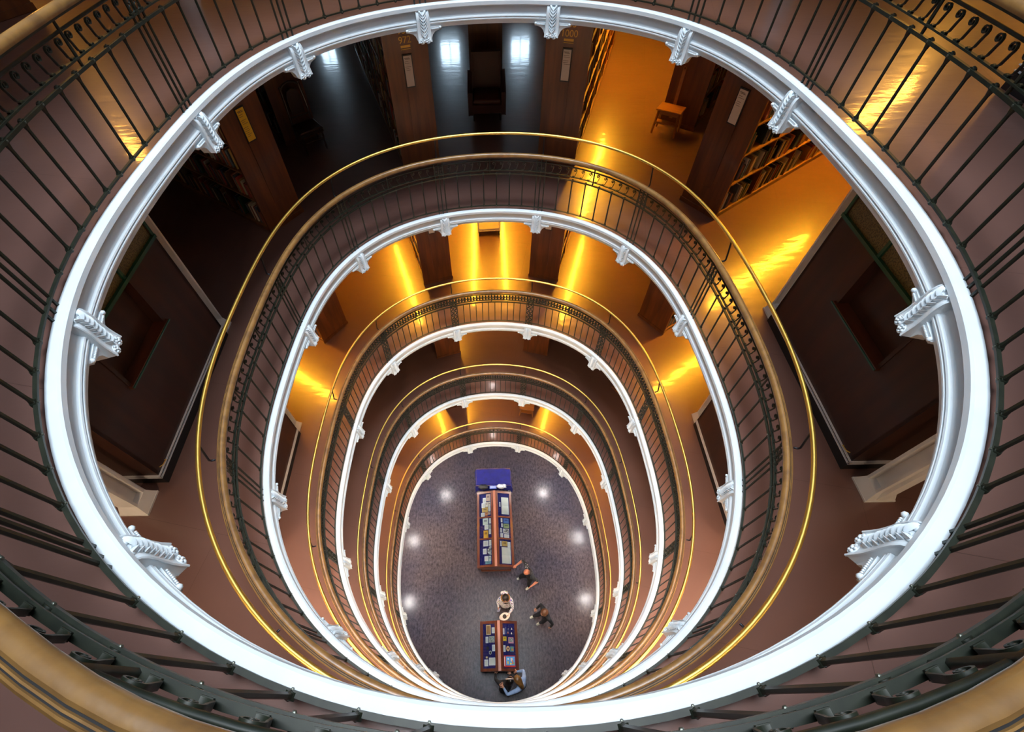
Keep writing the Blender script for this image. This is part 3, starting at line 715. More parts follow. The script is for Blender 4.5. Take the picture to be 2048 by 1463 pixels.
for L, k, sd, x0, x1, shs in ((2, 'C', -1, 0.07, 5.0, range(6)), (2, 'B', 1, 0.07, 5.0, range(6)), (2, 'E', -1, 0.07, 2.2, range(6)), (2, 'D', -1, 3.5, 5.0, range(2)), (2, 'A', 1, 2.0, 4.6, range(4)),
        (2, 'D', 1, 0.07, 3.0, range(5)), (2, 'A', -1, 0.07, 3.0, range(5)), (2, 'B', -1, 0.07, 3.0, range(5)), (2, 'C', 1, 0.07, 3.0, range(5)), (2, 'F', 1, 0.07, 2.0, range(5)),
        (3, 'A', 1, 0.07, 2.0, range(3)), (3, 'D', -1, 0.07, 2.0, range(3)), (3, 'B', 1, 0.07, 3.0, range(5)), (3, 'C', -1, 0.07, 3.0, range(5)),
        (4, 'B', 1, 0.07, 2.0, range(4)), (4, 'C', -1, 0.07, 2.0, range(4)), (4, 'A', 1, 0.07, 1.5, range(2)), (4, 'D', -1, 0.07, 1.5, range(2)), (5, 'B', 1, 0.07, 1.5, range(3)), (5, 'C', -1, 0.07, 1.5, range(3))):
    for sh in shs: books(BC[L, k], sd, sh, x0, x1, stuff=rest.setdefault((L, k), {}))
fbm = {}
for i, c in enumerate(BCOL): fbm[c] = mat('far_book_%d' % i, c, 0.5)
for (L, k), dct in rest.items():
    rm = MB(); rmats = []
    for i, (c, q) in enumerate(dct.items()): rm.add(q.v, q.f, i); rmats.append(fbm[c])
    tag(rm.build('book_rows', rmats), 'rows of mixed books deep in the %s, %s' % (WHO[k], LNAME[L]), 'books', kind='stuff')
print('single books', nb)

# ------------------------------------------------------------------ warm tube lamps along the stack faces
def lamp(L, k, side, x0, x1, label):
    c = math.cos(R(A_ANG[k])); s = math.sin(R(A_ANG[k])); p = fan(A_R[k], A_ANG[k]); off = BW / 2 + 0.16
    base = Vector((p[0] - s * side * off, p[1] + c * side * off, LZ[L] + 2.83))
    r = tag(empty('strip_lamp', base, R(A_ANG[k])), label, 'lamp', 'warm strip lamps under the gallery ceilings')
    h = MB(); h.cham((x0 - 0.05, -0.05, -0.05), (x1 + 0.05, 0.05, 0.015), 0.008); h.build('housing', m_white, r)
    h = MB(); h.tube([(x0, 0, -0.085), (x1, 0, -0.085)], 0.03, 8); h.build('tube', m_lampA, r)
    h = MB()
    for x in (x0, x1): h.box((x, 0, -0.06), (0.03, 0.05, 0.05))
    h.build('tube_holder', m_white, r)
for L, k, sd, x0, x1 in ((2, 'C', -1, 2.0, 6.2), (2, 'D', -1, 1.2, 5.0), (3, 'B', 1, 1.2, 5.2), (3, 'C', -1, 1.2, 5.2), (3, 'G', 1, -1.3, 3.2), (3, 'G', -1, -1.3, 3.2), (3, 'D', -1, 0.6, 4.6), (3, 'A', 1, 0.6, 4.6),
        (4, 'B', -1, 2.0, 4.5), (5, 'B', 1, 0.6, 4.5), (5, 'C', -1, 0.6, 4.5), (5, 'D', -1, 0.6, 4.5), (5, 'A', 1, 0.6, 4.5), (5, 'B', -1, 0.8, 4.5)):
    lamp(L, k, sd, x0, x1, 'warm strip lamp, %s side of %s, %s' % ('left' if sd > 0 else 'right', WHO[k], LNAME[L]))
def ceil_lamp(x, y, z, label, name='downlight', r=0.13, m=m_down, grp='round downlights under the lowest gallery'):
    e = tag(empty(name, (x, y, z)), label, 'lamp', grp)
    h = MB(); h.tube([(r * 1.25 * math.cos(a), r * 1.25 * math.sin(a), -0.02) for a in [2 * PI * j / 20 for j in range(20)]], 0.02, 6, closed=True); h.build('bezel', m_white, e)
    h = MB(); h.cyl((0, 0, -0.02), r, 0.02, 20); h.build('lens', m, e)
for i, (x, y) in enumerate(((2.2, 4.35), (3.5, 2.36), (3.5, -0.02))):
    for sd in (-1, 1): ceil_lamp(sd * x, y, 2.85, 'round downlight %s the well under the lowest gallery, %s' % ('left of' if sd < 0 else 'right of', ['farthest', 'middle', 'nearest'][i]))

for L, x, y, nm in ((4, 0.0, 6.1, 'middle'), (5, 0.0, 5.75, 'middle'), (5, -2.5, 4.7, 'left'), (5, 2.5, 4.7, 'right'), (1, -5.92, -0.62, 'left'), (1, 5.92, -0.68, 'right')):
    ceil_lamp(x, y, LZ[L] + (2.85 if L > 1 else 5.0), 'small round ceiling lamp at the %s of the %s' % (nm, LNAME[L]), 'ceiling_or_fill_lamp', 0.10, emit('gallery_lens', (1.0, 0.85, 0.80), 30.0) if 'gallery_lens' not in MAT else MAT['gallery_lens'], grp='round lamps on the gallery ceilings')

MW = [emit('warm_fill_lens_%d' % i, (1.0, 0.74, 0.50), v) for i, v in enumerate((270.0, 130.0, 1300.0))]  # lenses of unseen fill lamps, added to brighten the gallery floors
for L in (2, 3, 4, 5):
    for sd in (-1, 1):
        for x, y, w in ((3.1, -4.7, 'inner'), (6.2, -4.9, 'outer')):
            ceil_lamp(sd * x, y, LZ[L] + 2.85, '%s added fill lamp behind the viewer at the %s of the %s' % (w, 'left' if sd < 0 else 'right', LNAME[L]), 'ceiling_or_fill_lamp', 0.15, MW[2 if L > 2 else 0 if sd < 0 else 1], 'round lamps on the gallery ceilings')
for sd in (-1, 1):
    r = tag(empty('strip_lamp', (sd * 7.1, 5.9, LZ[1] + 2.98), math.atan2(1.8, sd * 2.3)), 'warm strip lamp at the far %s of the topmost gallery' % ('left' if sd < 0 else 'right'), 'lamp', 'warm strip lamps under the gallery ceilings')
    h = MB(); h.cham((-0.05, -0.05, -0.05), (2.95, 0.05, 0.015), 0.008); h.build('housing', m_white, r)
    for x in (0.3, 2.6):
        h = MB(); h.tube([(x, 0, 0), (x, 0, 2.02)], 0.012, 6); h.build('hanging_rod', m_white, r)
    h = MB(); h.tube([(0, 0, -0.09), (2.9, 0, -0.09)], 0.055, 8); h.build('tube', m_lampD, r)

# ------------------------------------------------------------------ furniture on the galleries
def legs(root, mat_, xs, ys, z, r0=0.022, r1=0.016, splay=0.02, square=True):
    for x in xs:
        for y in ys:
            l = MB(); sx = splay * (1 if x > 0 else -1); sy = splay * (1 if y > 0 else -1)
            l.tube([(x + sx, y + sy, 0), (x, y, z)], r1, 4 if square else 8, radii=[r1, r0]); l.build('leg', mat_, root)
def step_stool(L, x, y, rz, label):
    r = tag(empty('step_stool', (x, y, LZ[L]), rz), label, 'stool', 'library step stools')
    s = MB(); s.cham((-0.25, -0.17, 0.46), (0.25, 0.17, 0.495), 0.008); s.build('seat', m_oak, r)
    legs(r, m_oak, (-0.20, 0.20), (-0.12, 0.12), 0.46, 0.026, 0.022, 0.035)
    s = MB(); s.box2((-0.20, -0.13, 0.39), (0.20, -0.11, 0.46)); s.box2((-0.20, 0.11, 0.39), (0.20, 0.13, 0.46)); s.box2((-0.21, -0.12, 0.39), (-0.19, 0.12, 0.46)); s.box2((0.19, -0.12, 0.39), (0.21, 0.12, 0.46)); s.build('apron', m_oak, r)
    s = MB(); s.cham((-0.22, -0.16, 0.22), (0.22, -0.02, 0.245), 0.006); s.build('step', m_oak, r)
    s = MB(); s.box2((-0.012, 0.165, 0.20), (0.012, 0.20, 1.16)); hd = [(0.03 * math.cos(a), 0.03 * math.sin(a)) for a in [2 * PI * k / 14 for k in range(14)]]
    s2 = MB(); s2.box2((-0.03, 0.172, 0.22), (0.03, 0.196, 1.13))
    s2.tube([(0.026 * math.cos(2 * PI * k / 14), 0.184, 1.155 + 0.026 * math.sin(2 * PI * k / 14)) for k in range(14)], 0.012, 6, closed=True); s2.build('pole', m_oak, r)
ce = A_ANG['E'] - 90
step_stool(2, *fan(6.42, 54.6), R(ce + 3), 'small oak step stool with upright pole in the lit right bay of the second gallery')
step_stool(3, *fan(6.30, 55.5), R(ce - 4), 'oak step stool half hidden by a bracket in the right bay of the third gallery')
step_stool(5, 1.20, 5.10, R(-12), 'oak step stool against the bookcase right of centre on the lowest gallery')
# leather armchair
a = tag(empty('armchair', (0.0, 7.5, LZ[2])), 'deep red leather armchair facing the well in the middle bay', 'armchair')
s = MB(); s.cham((-0.33, -0.36, 0.16), (0.33, 0.34, 0.36), 0.02); s.build('seat_base', m_leath, a)
s = MB(); s.cham((-0.29, -0.37, 0.34), (0.29, 0.22, 0.47), 0.035); s.build('seat_cushion', m_leath, a, smooth=50)
s = MB(); s.prism([(0.20, 0.16), (0.36, 0.16), (0.50, 1.08), (0.44, 1.12), (0.36, 1.10), (0.24, 0.47)], 'x', -0.31, 0.31); s.build('backrest', m_leath, a, smooth=40)
for sd in (-1, 1):
    s = MB(); s.prism([(-0.36, 0.14), (0.34, 0.14), (0.42, 0.72), (0.36, 0.76), (-0.30, 0.64), (-0.37, 0.60)], 'x', sd * 0.31, sd * 0.39); p_ = s.build('arm', m_leath, a, smooth=40)
    s = MB(); s.tube([(sd * 0.395, -0.375, 0.14), (sd * 0.395, -0.372, 0.60), (sd * 0.395, -0.30, 0.645), (sd * 0.395, 0.34, 0.765)], 0.012, 6); s.build('piping', m_leath, a, smooth=60)
    s = MB(); s.tube([(sd * 0.29, 0.36, 0.62), (sd * 0.31, 0.30, 0.86), (sd * 0.29, 0.40, 1.08)], 0.04, 6); s.build('wing', m_leath, a, smooth=60)
legs(a, m_dkwood, (-0.28, 0.28), (-0.30, 0.28), 0.17, 0.03, 0.018, 0.01)
# carved wooden side chair in the left bay
c = tag(empty('side_chair', (*fan(6.28, 126.0), LZ[2]), R(126.4 - 90)), 'dark carved wooden side chair in the unlit left bay', 'chair')
s = MB(); s.cham((-0.24, -0.24, 0.43), (0.24, 0.22, 0.475), 0.012); s.build('seat', m_dkwood, c, smooth=40)
for x in (-0.21, 0.21):
    f = MB(); f.tube([(x, -0.20, 0), (x, -0.20, 0.06), (x, -0.20, 0.20), (x, -0.20, 0.30), (x, -0.20, 0.44)], 0.02, 8, radii=[0.014, 0.026, 0.016, 0.027, 0.022]); f.build('leg', m_dkwood, c, smooth=60)
    f = MB(); f.tube([(x, 0.24, 0), (x, 0.20, 0.44), (x * 0.98, 0.23, 0.8), (x * 0.92, 0.29, 1.16)], 0.022, 6); f.build('leg', m_dkwood, c, smooth=60)
    f = MB(); f.tube([(x, -0.2, 0.16), (x, 0.22, 0.16)], 0.012, 6); f.build('stretcher', m_dkwood, c)
f = MB(); f.tube([(-0.21, -0.2, 0.24), (-0.1, -0.2, 0.24), (0, -0.2, 0.24), (0.1, -0.2, 0.24), (0.21, -0.2, 0.24)], 0.012, 8, radii=[0.01, 0.016, 0.011, 0.016, 0.01]); f.build('stretcher', m_dkwood, c, smooth=60)
f = MB(); f.box2((-0.24, -0.245, 0.38), (0.24, -0.225, 0.43)); f.build('apron', m_dkwood, c)
f = MB(); f.tube([(-0.2, 0.22, 0.60), (0, 0.22, 0.60), (0.2, 0.22, 0.60)], 0.016, 8); f.build('back_rail', m_dkwood, c)
f = MB(); f.prism([(-0.13, 0.63), (0.13, 0.63), (0.14, 0.95), (0.10, 1.06), (0.0, 1.10), (-0.10, 1.06), (-0.14, 0.95)], 'y', 0.235, 0.262); f.build('back_panel', m_dkwood, c)
f = MB(); f.tube([(-0.20, 0.285, 1.10), (-0.12, 0.29, 1.18), (0, 0.29, 1.21), (0.12, 0.29, 1.18), (0.20, 0.285, 1.10)], 0.022, 8); f.build('crest_rail', m_dkwood, c, smooth=60)
# book trolley
t = tag(empty('book_trolley', (-0.01, 7.40, LZ[3]), R(2)), 'cream book trolley on black castors in the lit middle bay of the third gallery', 'trolley')
for z in (0.17, 0.62, 1.0):
    yf = -0.22 if z < 0.5 else 0.06
    s = MB(); s.box2((-0.27, yf, z), (0.27, 0.24, z + 0.012))
    for y in (yf, 0.24): s.box2((-0.27, y - 0.006, z), (0.27, y + 0.006, z + 0.035))
    for x in (-0.27, 0.27): s.box2((x - 0.006, yf, z), (x + 0.006, 0.24, z + 0.05))
    s.build('tray', m_cream, t)
for x in (-0.29, 0.29):
    s = MB(); s.tube([(x, -0.24, 0.12), (x, -0.24, 0.30), (x, 0.03, 0.98), (x, 0.08, 1.07), (x, 0.22, 1.07), (x, 0.26, 1.02), (x, 0.26, 0.12)], 0.014, 8); s.build('frame', m_cream, t, smooth=60)
    s = MB(); s.box2((x - 0.04 * (1 if x < 0 else -1) - 0.02, -0.10, 0.86), (x - 0.04 * (1 if x < 0 else -1) + 0.02, 0.02, 0.96)); s.build('hand_grip', m_rubber, t)
    for y in (-0.24, 0.26):
        s = MB(); s.cyl((x * 0.93, y, 0.055), 0.055, 0.03, 16, axis='x'); w = s.build('castor', m_rubber, t, smooth=40)
        s = MB(); s.tube([(x * 0.93, y, 0.055), (x * 0.93, y + 0.02, 0.12), (x * 0.93, y, 0.17)], 0.014, 6); s.build('castor_fork', m_chrome, w)
for y in (-0.24, 0.26):
    s = MB(); s.tube([(-0.29, y, 0.15), (0.29, y, 0.15)], 0.014, 8); s.build('cross_bar', m_cream, t, smooth=60)

# ------------------------------------------------------------------ display cases at the bottom of the well
ZE, ZR = 0.90, 1.10                                  # edge and ridge height of the sloping tops
def slope_z(x, hw): return ZR - (abs(x) / hw) * (ZR - ZE)
def display_case(x0, x1, y0, y1, bars, label, deep):
    cx = (x0 + x1) / 2; hw = (x1 - x0) / 2
    r = tag(empty('display_case', (cx, y0, 0)), label, 'display case', 'glazed display cases'); ln = y1 - y0
    s = MB(); s.cham((-hw * 0.83, 0.07, 0.0), (hw * 0.83, ln - 0.07, 0.12), 0.015); s.build('plinth', m_reda, r)
    s = MB(); s.cham((-hw * 0.78, 0.10, 0.10), (hw * 0.78, ln - 0.10, 0.72), 0.01); s.build('cabinet', m_reda, r)
    s = MB(); s.prism([(-hw + 0.01, 0.70), (hw - 0.01, 0.70), (hw - 0.01, ZE - 0.085), (0.0, ZR - 0.085), (-hw + 0.01, ZE - 0.085)], 'y', 0.012, ln - 0.012); s.build('case_body', m_reda, r)
    for ya in (0.0, ln - 0.02):
        s = MB(); s.prism([(-hw, 0.70), (hw, 0.70), (hw, ZE), (0.0, ZR), (-hw, ZE)], 'y', ya, ya + 0.02); s.build('end_cheek', m_reda, r)
    s = MB(); s.cham((-0.045, 0.0, ZR - 0.03), (0.045, ln, ZR + 0.008), 0.006); s.build('ridge_board', m_ridge, r)
    for sd in (-1, 1):
        def q(xa, xb, ya, yb, dz0, dz1, name, m):
            k = MB(); vs = []
            for dz in (dz0, dz1):
                for x, y in ((xa, ya), (xb, ya), (xb, yb), (xa, yb)): vs.append((sd * x, y, slope_z(x, hw) + dz))
            k.add(vs, [(0, 1, 2, 3), (4, 5, 6, 7), (0, 1, 5, 4), (1, 2, 6, 5), (2, 3, 7, 6), (3, 0, 4, 7)]); return k.build(name, m, r)
        q(0.05, hw - 0.02, 0.03, ln - 0.03, -0.075, -0.045, 'baize_lining', m_blue)
        q(hw - 0.085, hw, 0.02, ln - 0.02, -0.10, 0.0, 'side_rail', m_reda); q(0.045, 0.125, 0, ln, -0.04, 0.0, 'inner_rail', m_reda)
        ys = [0.0] + bars + [ln]
        for i, b in enumerate(ys):
            w = 0.075 if i in (0, len(ys) - 1) else 0.05
            ya = b if i == 0 else b - w if i == len(ys) - 1 else b - w / 2
            q(0.12, hw - 0.08, ya, ya + w, -0.05, -0.001, 'cross_rail', m_reda)
        for i in range(len(ys) - 1): q(0.12, hw - 0.08, ys[i] + 0.03, ys[i + 1] - 0.03, -0.012, -0.008, 'glass_pane', m_glass)
    return r
display_case(-0.66, 0.60, 0.40, 3.02, [0.93, 1.68], 'long glazed wooden display case with three panes a side', True)
display_case(-0.58, 0.58, -2.52, -1.19, [], 'short glazed wooden display case with one pane a side', True)
WHT, CRM, TAN, PNK, ORG, PGR, TEA, BLU, GRN, YEL, BLK, RED, AMB = (0.70, 0.72, 0.78), (0.66, 0.62, 0.52), (0.52, 0.34, 0.09), (0.52, 0.36, 0.30), (0.60, 0.25, 0.10), (0.52, 0.60, 0.55), (0.16, 0.38, 0.42), (0.05, 0.14, 0.42), (0.25, 0.33, 0.15), (0.70, 0.50, 0.02), (0.012, 0.012, 0.015), (0.55, 0.03, 0.02), (0.66, 0.36, 0.03)
CASE1 = [(-.39, 2.70, .12, .19, WHT), (-.25, 2.79, .16, .26, PNK), (-.43, 2.52, .13, .17, WHT), (-.31, 2.54, .10, .17, CRM), (-.21, 2.55, .08, .16, CRM), (-.37, 2.35, .22, .17, TAN), (-.21, 2.38, .08, .17, WHT),
 (-.45, 2.18, .14, .14, WHT), (-.32, 2.20, .10, .11, ORG), (-.22, 2.22, .09, .11, PNK), (-.36, 1.93, .20, .23, PGR), (-.20, 1.94, .07, .18, WHT), (-.33, 1.73, .14, .16, WHT), (-.21, 1.74, .08, .15, 'photo'), (-.35, 1.49, .17, .26, AMB), (-.21, 1.57, .08, .17, WHT),
 (-.36, 1.18, .18, .19, WHT), (-.21, 1.19, .08, .19, WHT), (-.24, .93, .14, .29, 'fan'), (-.40, .92, .13, .18, WHT), (-.35, .68, .13, .16, WHT), (-.23, .68, .09, .17, PGR), (-.29, .55, .20, .08, TEA),
 (.35, 2.49, .27, .62, 'open'), (.17, 2.53, .05, .17, WHT), (.21, 1.96, .06, .14, WHT), (.37, 1.95, .20, .17, BLU), (.22, 1.79, .05, .13, WHT), (.37, 1.77, .21, .15, GRN), (.18, 1.61, .06, .15, WHT), (.35, 1.59, .22, .16, 'sketch'),
 (.20, 1.44, .10, .14, WHT), (.37, 1.42, .18, .14, WHT), (.16, 1.16, .05, .17, WHT), (.29, 1.16, .19, .17, TAN), (.44, 1.14, .10, .18, WHT), (.33, .78, .32, .53, 'open')]
CASE2 = [(-.32, -1.43, .15, .27, 'script'), (-.17, -1.45, .10, .16, WHT), (-.37, -1.70, .09, .17, WHT), (-.22, -1.69, .18, .17, 'photo'), (-.17, -1.92, .10, .17, WHT), (-.35, -1.92, .09, .10, 'puck'), (-.27, -2.04, .08, .10, 'ring'), (-.38, -2.16, .07, .06, 'badge'),
 (-.40, -2.30, .12, .17, WHT), (-.22, -2.27, .20, .20, 'page'), (.155, -1.48, .05, .16, WHT), (.22, -1.46, .03, .19, BLU), (.29, -1.44, .07, .09, 'fig_blue'), (.40, -1.42, .07, .07, 'fig_white'), (.28, -1.53, .05, .07, 'fig_red'), (.39, -1.54, .08, .08, 'fig_white'),
 (.18, -1.68, .11, .12, YEL), (.37, -1.72, .17, .16, 'photo_pink'), (.16, -1.94, .07, .17, WHT), (.265, -1.94, .11, .14, 'record'), (.39, -1.95, .12, .14, 'cover'), (.30, -2.27, .36, .30, 'game')]
CN = {WHT: ('caption_card', 'white caption card', 'card'), CRM: ('postcard', 'cream postcard', 'card'), TAN: ('booklet', 'tan paper booklet', 'booklet'), PNK: ('leaflet', 'pink leaflet', 'leaflet'), ORG: ('leaflet', 'orange leaflet', 'leaflet'), PGR: ('leaflet', 'pale green leaflet', 'leaflet'),
      TEA: ('leaflet', 'teal strip of paper', 'leaflet'), BLU: ('picture_card', 'blue picture card', 'card'), GRN: ('picture_card', 'green picture card', 'card'), YEL: ('picture_card', 'yellow picture card', 'card'), AMB: ('booklet', 'amber booklet', 'booklet')}
def slot(cs, y):
    if cs == 2: return ['top', 'upper', 'middle', 'bottom'][min(3, max(0, int((-1.25 - y) / 0.31)))] + ' row'
    return 'far pane' if y > 2.08 else 'middle pane' if y > 1.33 else 'near pane'
def exhibit(cs, it):
    x, y, w, h, kd = it; hw = 0.63 if cs == 1 else 0.58; xc = -0.03 if cs == 1 else 0.0; sd = -1 if x < xc else 1
    tilt = math.atan2(ZR - ZE, hw); z = slope_z(x - xc, hw) - 0.041
    where = '%s %s, %s case' % ('left' if sd < 0 else 'right', slot(cs, y), 'long' if cs == 1 else 'short')
    if kd in CN:
        nm, lb, ct = CN[kd]; s = MB(); th = 0.003 if nm != 'booklet' else 0.010
        s.box((0, 0, th / 2), (w, h, th)); o = s.build(nm, m_card); o.color = (*kd, 1)
        if nm != 'caption_card':
            k = MB(); k.box((0, h * 0.12, th + 0.0006), (w * 0.55, h * 0.28, 0.001)); c = k.build('printed_panel', m_card, o); c.color = (kd[0] * 0.45, kd[1] * 0.4, kd[2] * 0.5, 1)
        else:
            k = MB(); k.box((0, 0, th + 0.0005), (w * 0.7, h * 0.7, 0.0008)); k.build('printed_text', m_type, o)
    elif kd in ('photo', 'sketch', 'page', 'photo_pink', 'script', 'cover'):
        s = MB(); s.box((0, 0, 0.002), (w, h, 0.004)); o = s.build({'photo': 'photograph', 'sketch': 'sketch_print', 'page': 'document', 'photo_pink': 'photograph', 'script': 'poster', 'cover': 'record_sleeve'}[kd], m_card)
        o.color = (*{'photo': (.4, .42, .38), 'sketch': WHT, 'page': WHT, 'photo_pink': (.75, .3, .38), 'script': (.72, .58, .36), 'cover': (.08, .16, .45)}[kd], 1)
        k = MB(); k.box((0, h * 0.06 if kd == 'photo_pink' else 0, 0.0045), (w * 0.88, h * (0.7 if kd == 'photo_pink' else 0.86), 0.001)); c = k.build('print', m_photo if 'photo' in kd else m_sketch if kd == 'sketch' else m_type if kd == 'page' else m_card, o)
        c.color = (.50, .30, .12, 1) if kd == 'script' else (.10, .3, .2, 1)
        if kd == 'cover':
            k = MB(); k.box((w * 0.12, -h * 0.1, 0.0056), (w * 0.5, h * 0.35, 0.001)); c = k.build('print', m_card, o); c.color = (.6, .2, .05, 1)
        if kd == 'script':
            for q in range(4):
                k = MB(); k.box((w * (-0.26 + 0.17 * q), 0, 0.0056), (w * 0.08, h * 0.78, 0.001)); c = k.build('lettering', m_card, o); c.color = (.12, .05, .02, 1)
        nm = o.name; lb, ct = {'photo': ('dark photograph', 'photo'), 'sketch': ('white card with black sketches', 'print'), 'page': ('typed white page', 'document'), 'photo_pink': ('photograph with a pink border', 'photo'), 'script': ('cream poster with brown lettering', 'poster'), 'cover': ('blue and orange record sleeve', 'sleeve')}[kd]
    elif kd == 'open':
        s = MB(); n = 8
        for half in (-1, 1):
            vs = []
            for i in range(n + 1):
                u = i / n; zz = 0.006 + 0.018 * math.sin(PI * min(1, u * 1.15)) * (1 - 0.4 * u); yy = half * u * h / 2
                vs += [(-w / 2, yy, zz), (w / 2, yy, zz), (-w / 2, yy, 0), (w / 2, yy, 0)]
            fs = []
            for i in range(n): fs += [(4 * i, 4 * i + 1, 4 * i + 5, 4 * i + 4), (4 * i, 4 * i + 4, 4 * i + 6, 4 * i + 2), (4 * i + 1, 4 * i + 3, 4 * i + 7, 4 * i + 5)]
            fs.append((4 * n, 4 * n + 1, 4 * n + 3, 4 * n + 2)); s.add(vs, fs)
        o = s.build('open_book', m_type, smooth=60); lb, ct = 'large open book with printed pages', 'book'
    elif kd == 'fan':
        s = MB(); pts = [(w * 0.5 - w * math.sin(PI * k / 10), h / 2 * math.cos(PI * k / 10)) for k in range(11)]; s.prism(pts, 'z', 0, 0.008); o = s.build('hand_fan', m_sketch); lb, ct = 'patterned half-round hand fan', 'fan'
    elif kd in ('puck', 'ring', 'badge', 'record'):
        s = MB(); s.cyl((0, 0, 0.008), 0.5, 0.016, 24); o = s.build({'puck': 'medallion', 'ring': 'badge', 'badge': 'badge', 'record': 'vinyl_record'}[kd], m_card); o.color = (*{'puck': (.01, .01, .02), 'ring': (.6, .62, .55), 'badge': (.45, .30, .14), 'record': (.72, .42, .22)}[kd], 1)
        k = MB(); k.cyl((0, 0, 0.0175), 0.36 if kd == 'ring' else 0.17 if kd == 'record' else 0.3, 0.004, 20); c = k.build('centre_disc', m_card, o); c.color = (.01, .01, .012, 1) if kd != 'badge' else (.7, .6, .4, 1)
        sc = (w, h, 1.0); o.scale = sc; lb, ct = {'puck': ('black round medallion', 'medallion'), 'ring': ('round badge with a pale rim', 'badge'), 'badge': ('small brown round badge', 'badge'), 'record': ('peach round disc with a dark centre', 'record')}[kd]
    elif kd.startswith('fig'):
        col = {'fig_blue': (.03, .10, .30), 'fig_white': (.75, .74, .70), 'fig_red': (.55, .08, .04)}[kd]
        s = MB(); s.ball((0, 0, 0.018), 0.020, 8, 6, sc=(1.2, 0.9, 0.9)); o = s.build('figurine', m_card, smooth=60); o.color = (*col, 1)
        k = MB(); k.ball((0.0, 0.026, 0.024), 0.013, 8, 6); c = k.build('head', m_card, o, smooth=60); c.color = (.7, .6, .5, 1)
        lb, ct = {'fig_blue': 'tiny blue figurine', 'fig_white': 'tiny white figurine', 'fig_red': 'tiny red figurine'}[kd], 'figurine'
        if kd == 'fig_white': lb += ' at the far corner' if y > -1.48 else ' nearer the glass edge'
    else:                                            # board game box lid: red border, blue field, plain shapes
        s = MB(); s.cham((-w / 2, -h / 2, 0), (w / 2, h / 2, 0.03), 0.004); o = s.build('game_box', m_card); o.color = (*RED, 1)
        def pc(name, a, b, c): k = MB(); k.box(a, b); q = k.build(name, m_card, o); q.color = (*c, 1)
        pc('lid_picture', (0.02, 0.01, 0.0305), (w * 0.78, h * 0.76, 0.001), (.05, .28, .62))
        pc('title_strip', (-w * 0.46, 0, 0.0305), (w * 0.05, h * 0.8, 0.001), (.8, .78, .7))
        for a, b, c in (((-.06, -.03), (.035, .08), YEL), ((-.05, .06), (.05, .03), (.8, .8, .75)), ((.06, .04), (.06, .09), (.75, .55, .45)), ((.09, -.02), (.04, .10), (.65, .15, .05)), ((.03, -.06), (.05, .04), YEL), ((.13, -.05), (.03, .06), (.1, .35, .1))):
            pc('lid_shape', (a[0], a[1], 0.0315), (b[0], b[1], 0.0012), c)
        lb, ct = 'red boxed board game with a blue picture', 'game'
    o.location = (x, y, z + 0.001); o.rotation_euler = (0, tilt * (1 if sd > 0 else -1), 0)
    EXL.setdefault(lb + ', ' + where, []).append(o); tag(o, lb + ', ' + where, ct, 'exhibits in the %s display case' % ('long' if cs == 1 else 'short'))
EXL = {}
for it in CASE1: exhibit(1, it)
for it in CASE2: exhibit(2, it)
for lb, os_ in EXL.items():
    if len(os_) > 1:
        for i, o in enumerate(sorted(os_, key=lambda q: -q.location.y)): o['label'] = '%s, %s from the far end' % (lb, ordn(i + 1))
# cloth-covered table behind the long case
t = tag(empty('cloth_table', (-0.04, 3.68, 0)), 'table under a royal blue cloth behind the long display case', 'table')
k = MB(); N = 14; vs = []; fs = []
hx, hy, zt = 0.67, 0.36, 0.76
for j in range(N + 1):
    for i in range(N + 1):
        u, v = -1.12 + 2.24 * i / N, -1.2 + 2.4 * j / N; x, y = max(-1, min(1, u)) * hx, max(-1, min(1, v)) * hy
        ov = max(abs(u) - 1, 0) * 3.2 + max(abs(v) - 1, 0) * 2.0; w = 0.018 * math.sin(9 * u + 2 * v) + 0.012 * math.sin(14 * v - 3 * u)
        ox = (u - max(-1, min(1, u))) * 0.28; oy = (v - max(-1, min(1, v))) * 0.22
        vs.append((x + ox + w * (ov > 0), y + oy + w * (ov > 0) * 0.6, zt - ov * 0.85 + 0.006 * math.sin(7 * u + 5 * v)))
for j in range(N):
    for i in range(N): q = j * (N + 1) + i; fs.append((q, q + 1, q + N + 2, q + N + 1))
k.add(vs, fs); o = k.build('tablecloth', m_cloth, t, smooth=60)
k = MB(); k.box2((-hx + 0.02, -hy + 0.02, 0.70), (hx - 0.02, hy - 0.02, 0.745)); k.build('table_top', m_shelf, t)
legs(t, m_steel, (-0.58, 0.58), (-0.28, 0.28), 0.70, 0.02, 0.02, 0.0, False)
def bag(name, x, y, m, label, sc, z=0.0):
    k = MB(); k.ball((0, 0, 0), 1, 12, 8); vs = []
    for v in k.v: n = 1 + 0.16 * math.sin(5 * v[0] + 4 * v[2]) * math.cos(4 * v[1]) + 0.07 * math.sin(13 * v[0] + 9 * v[1]); vs.append((v[0] * sc[0] * n, v[1] * sc[1] * n, max(-0.85, v[2]) * sc[2] * n))
    k.v = vs; mn = min(v[2] for v in vs); o = k.build(name, m, smooth=60); o.location = (x, y, z - mn); tag(o, label, 'bag')
    h = MB(); h.tube([(-sc[0] * 0.4, 0, sc[2] * 0.85), (-sc[0] * 0.2, 0, sc[2] * 1.25), (sc[0] * 0.2, 0, sc[2] * 1.25), (sc[0] * 0.4, 0, sc[2] * 0.85)], 0.012, 6); h.build('handle', m, o, smooth=60)
bag('black_bag', -0.42, 3.24, m_bagb, 'black bag lying on the blue cloth beside the long case', (0.18, 0.10, 0.09), 0.775)
bag('white_bag', 0.26, 3.26, m_bagw, 'crumpled white plastic bag on the blue cloth', (0.19, 0.09, 0.08), 0.775)
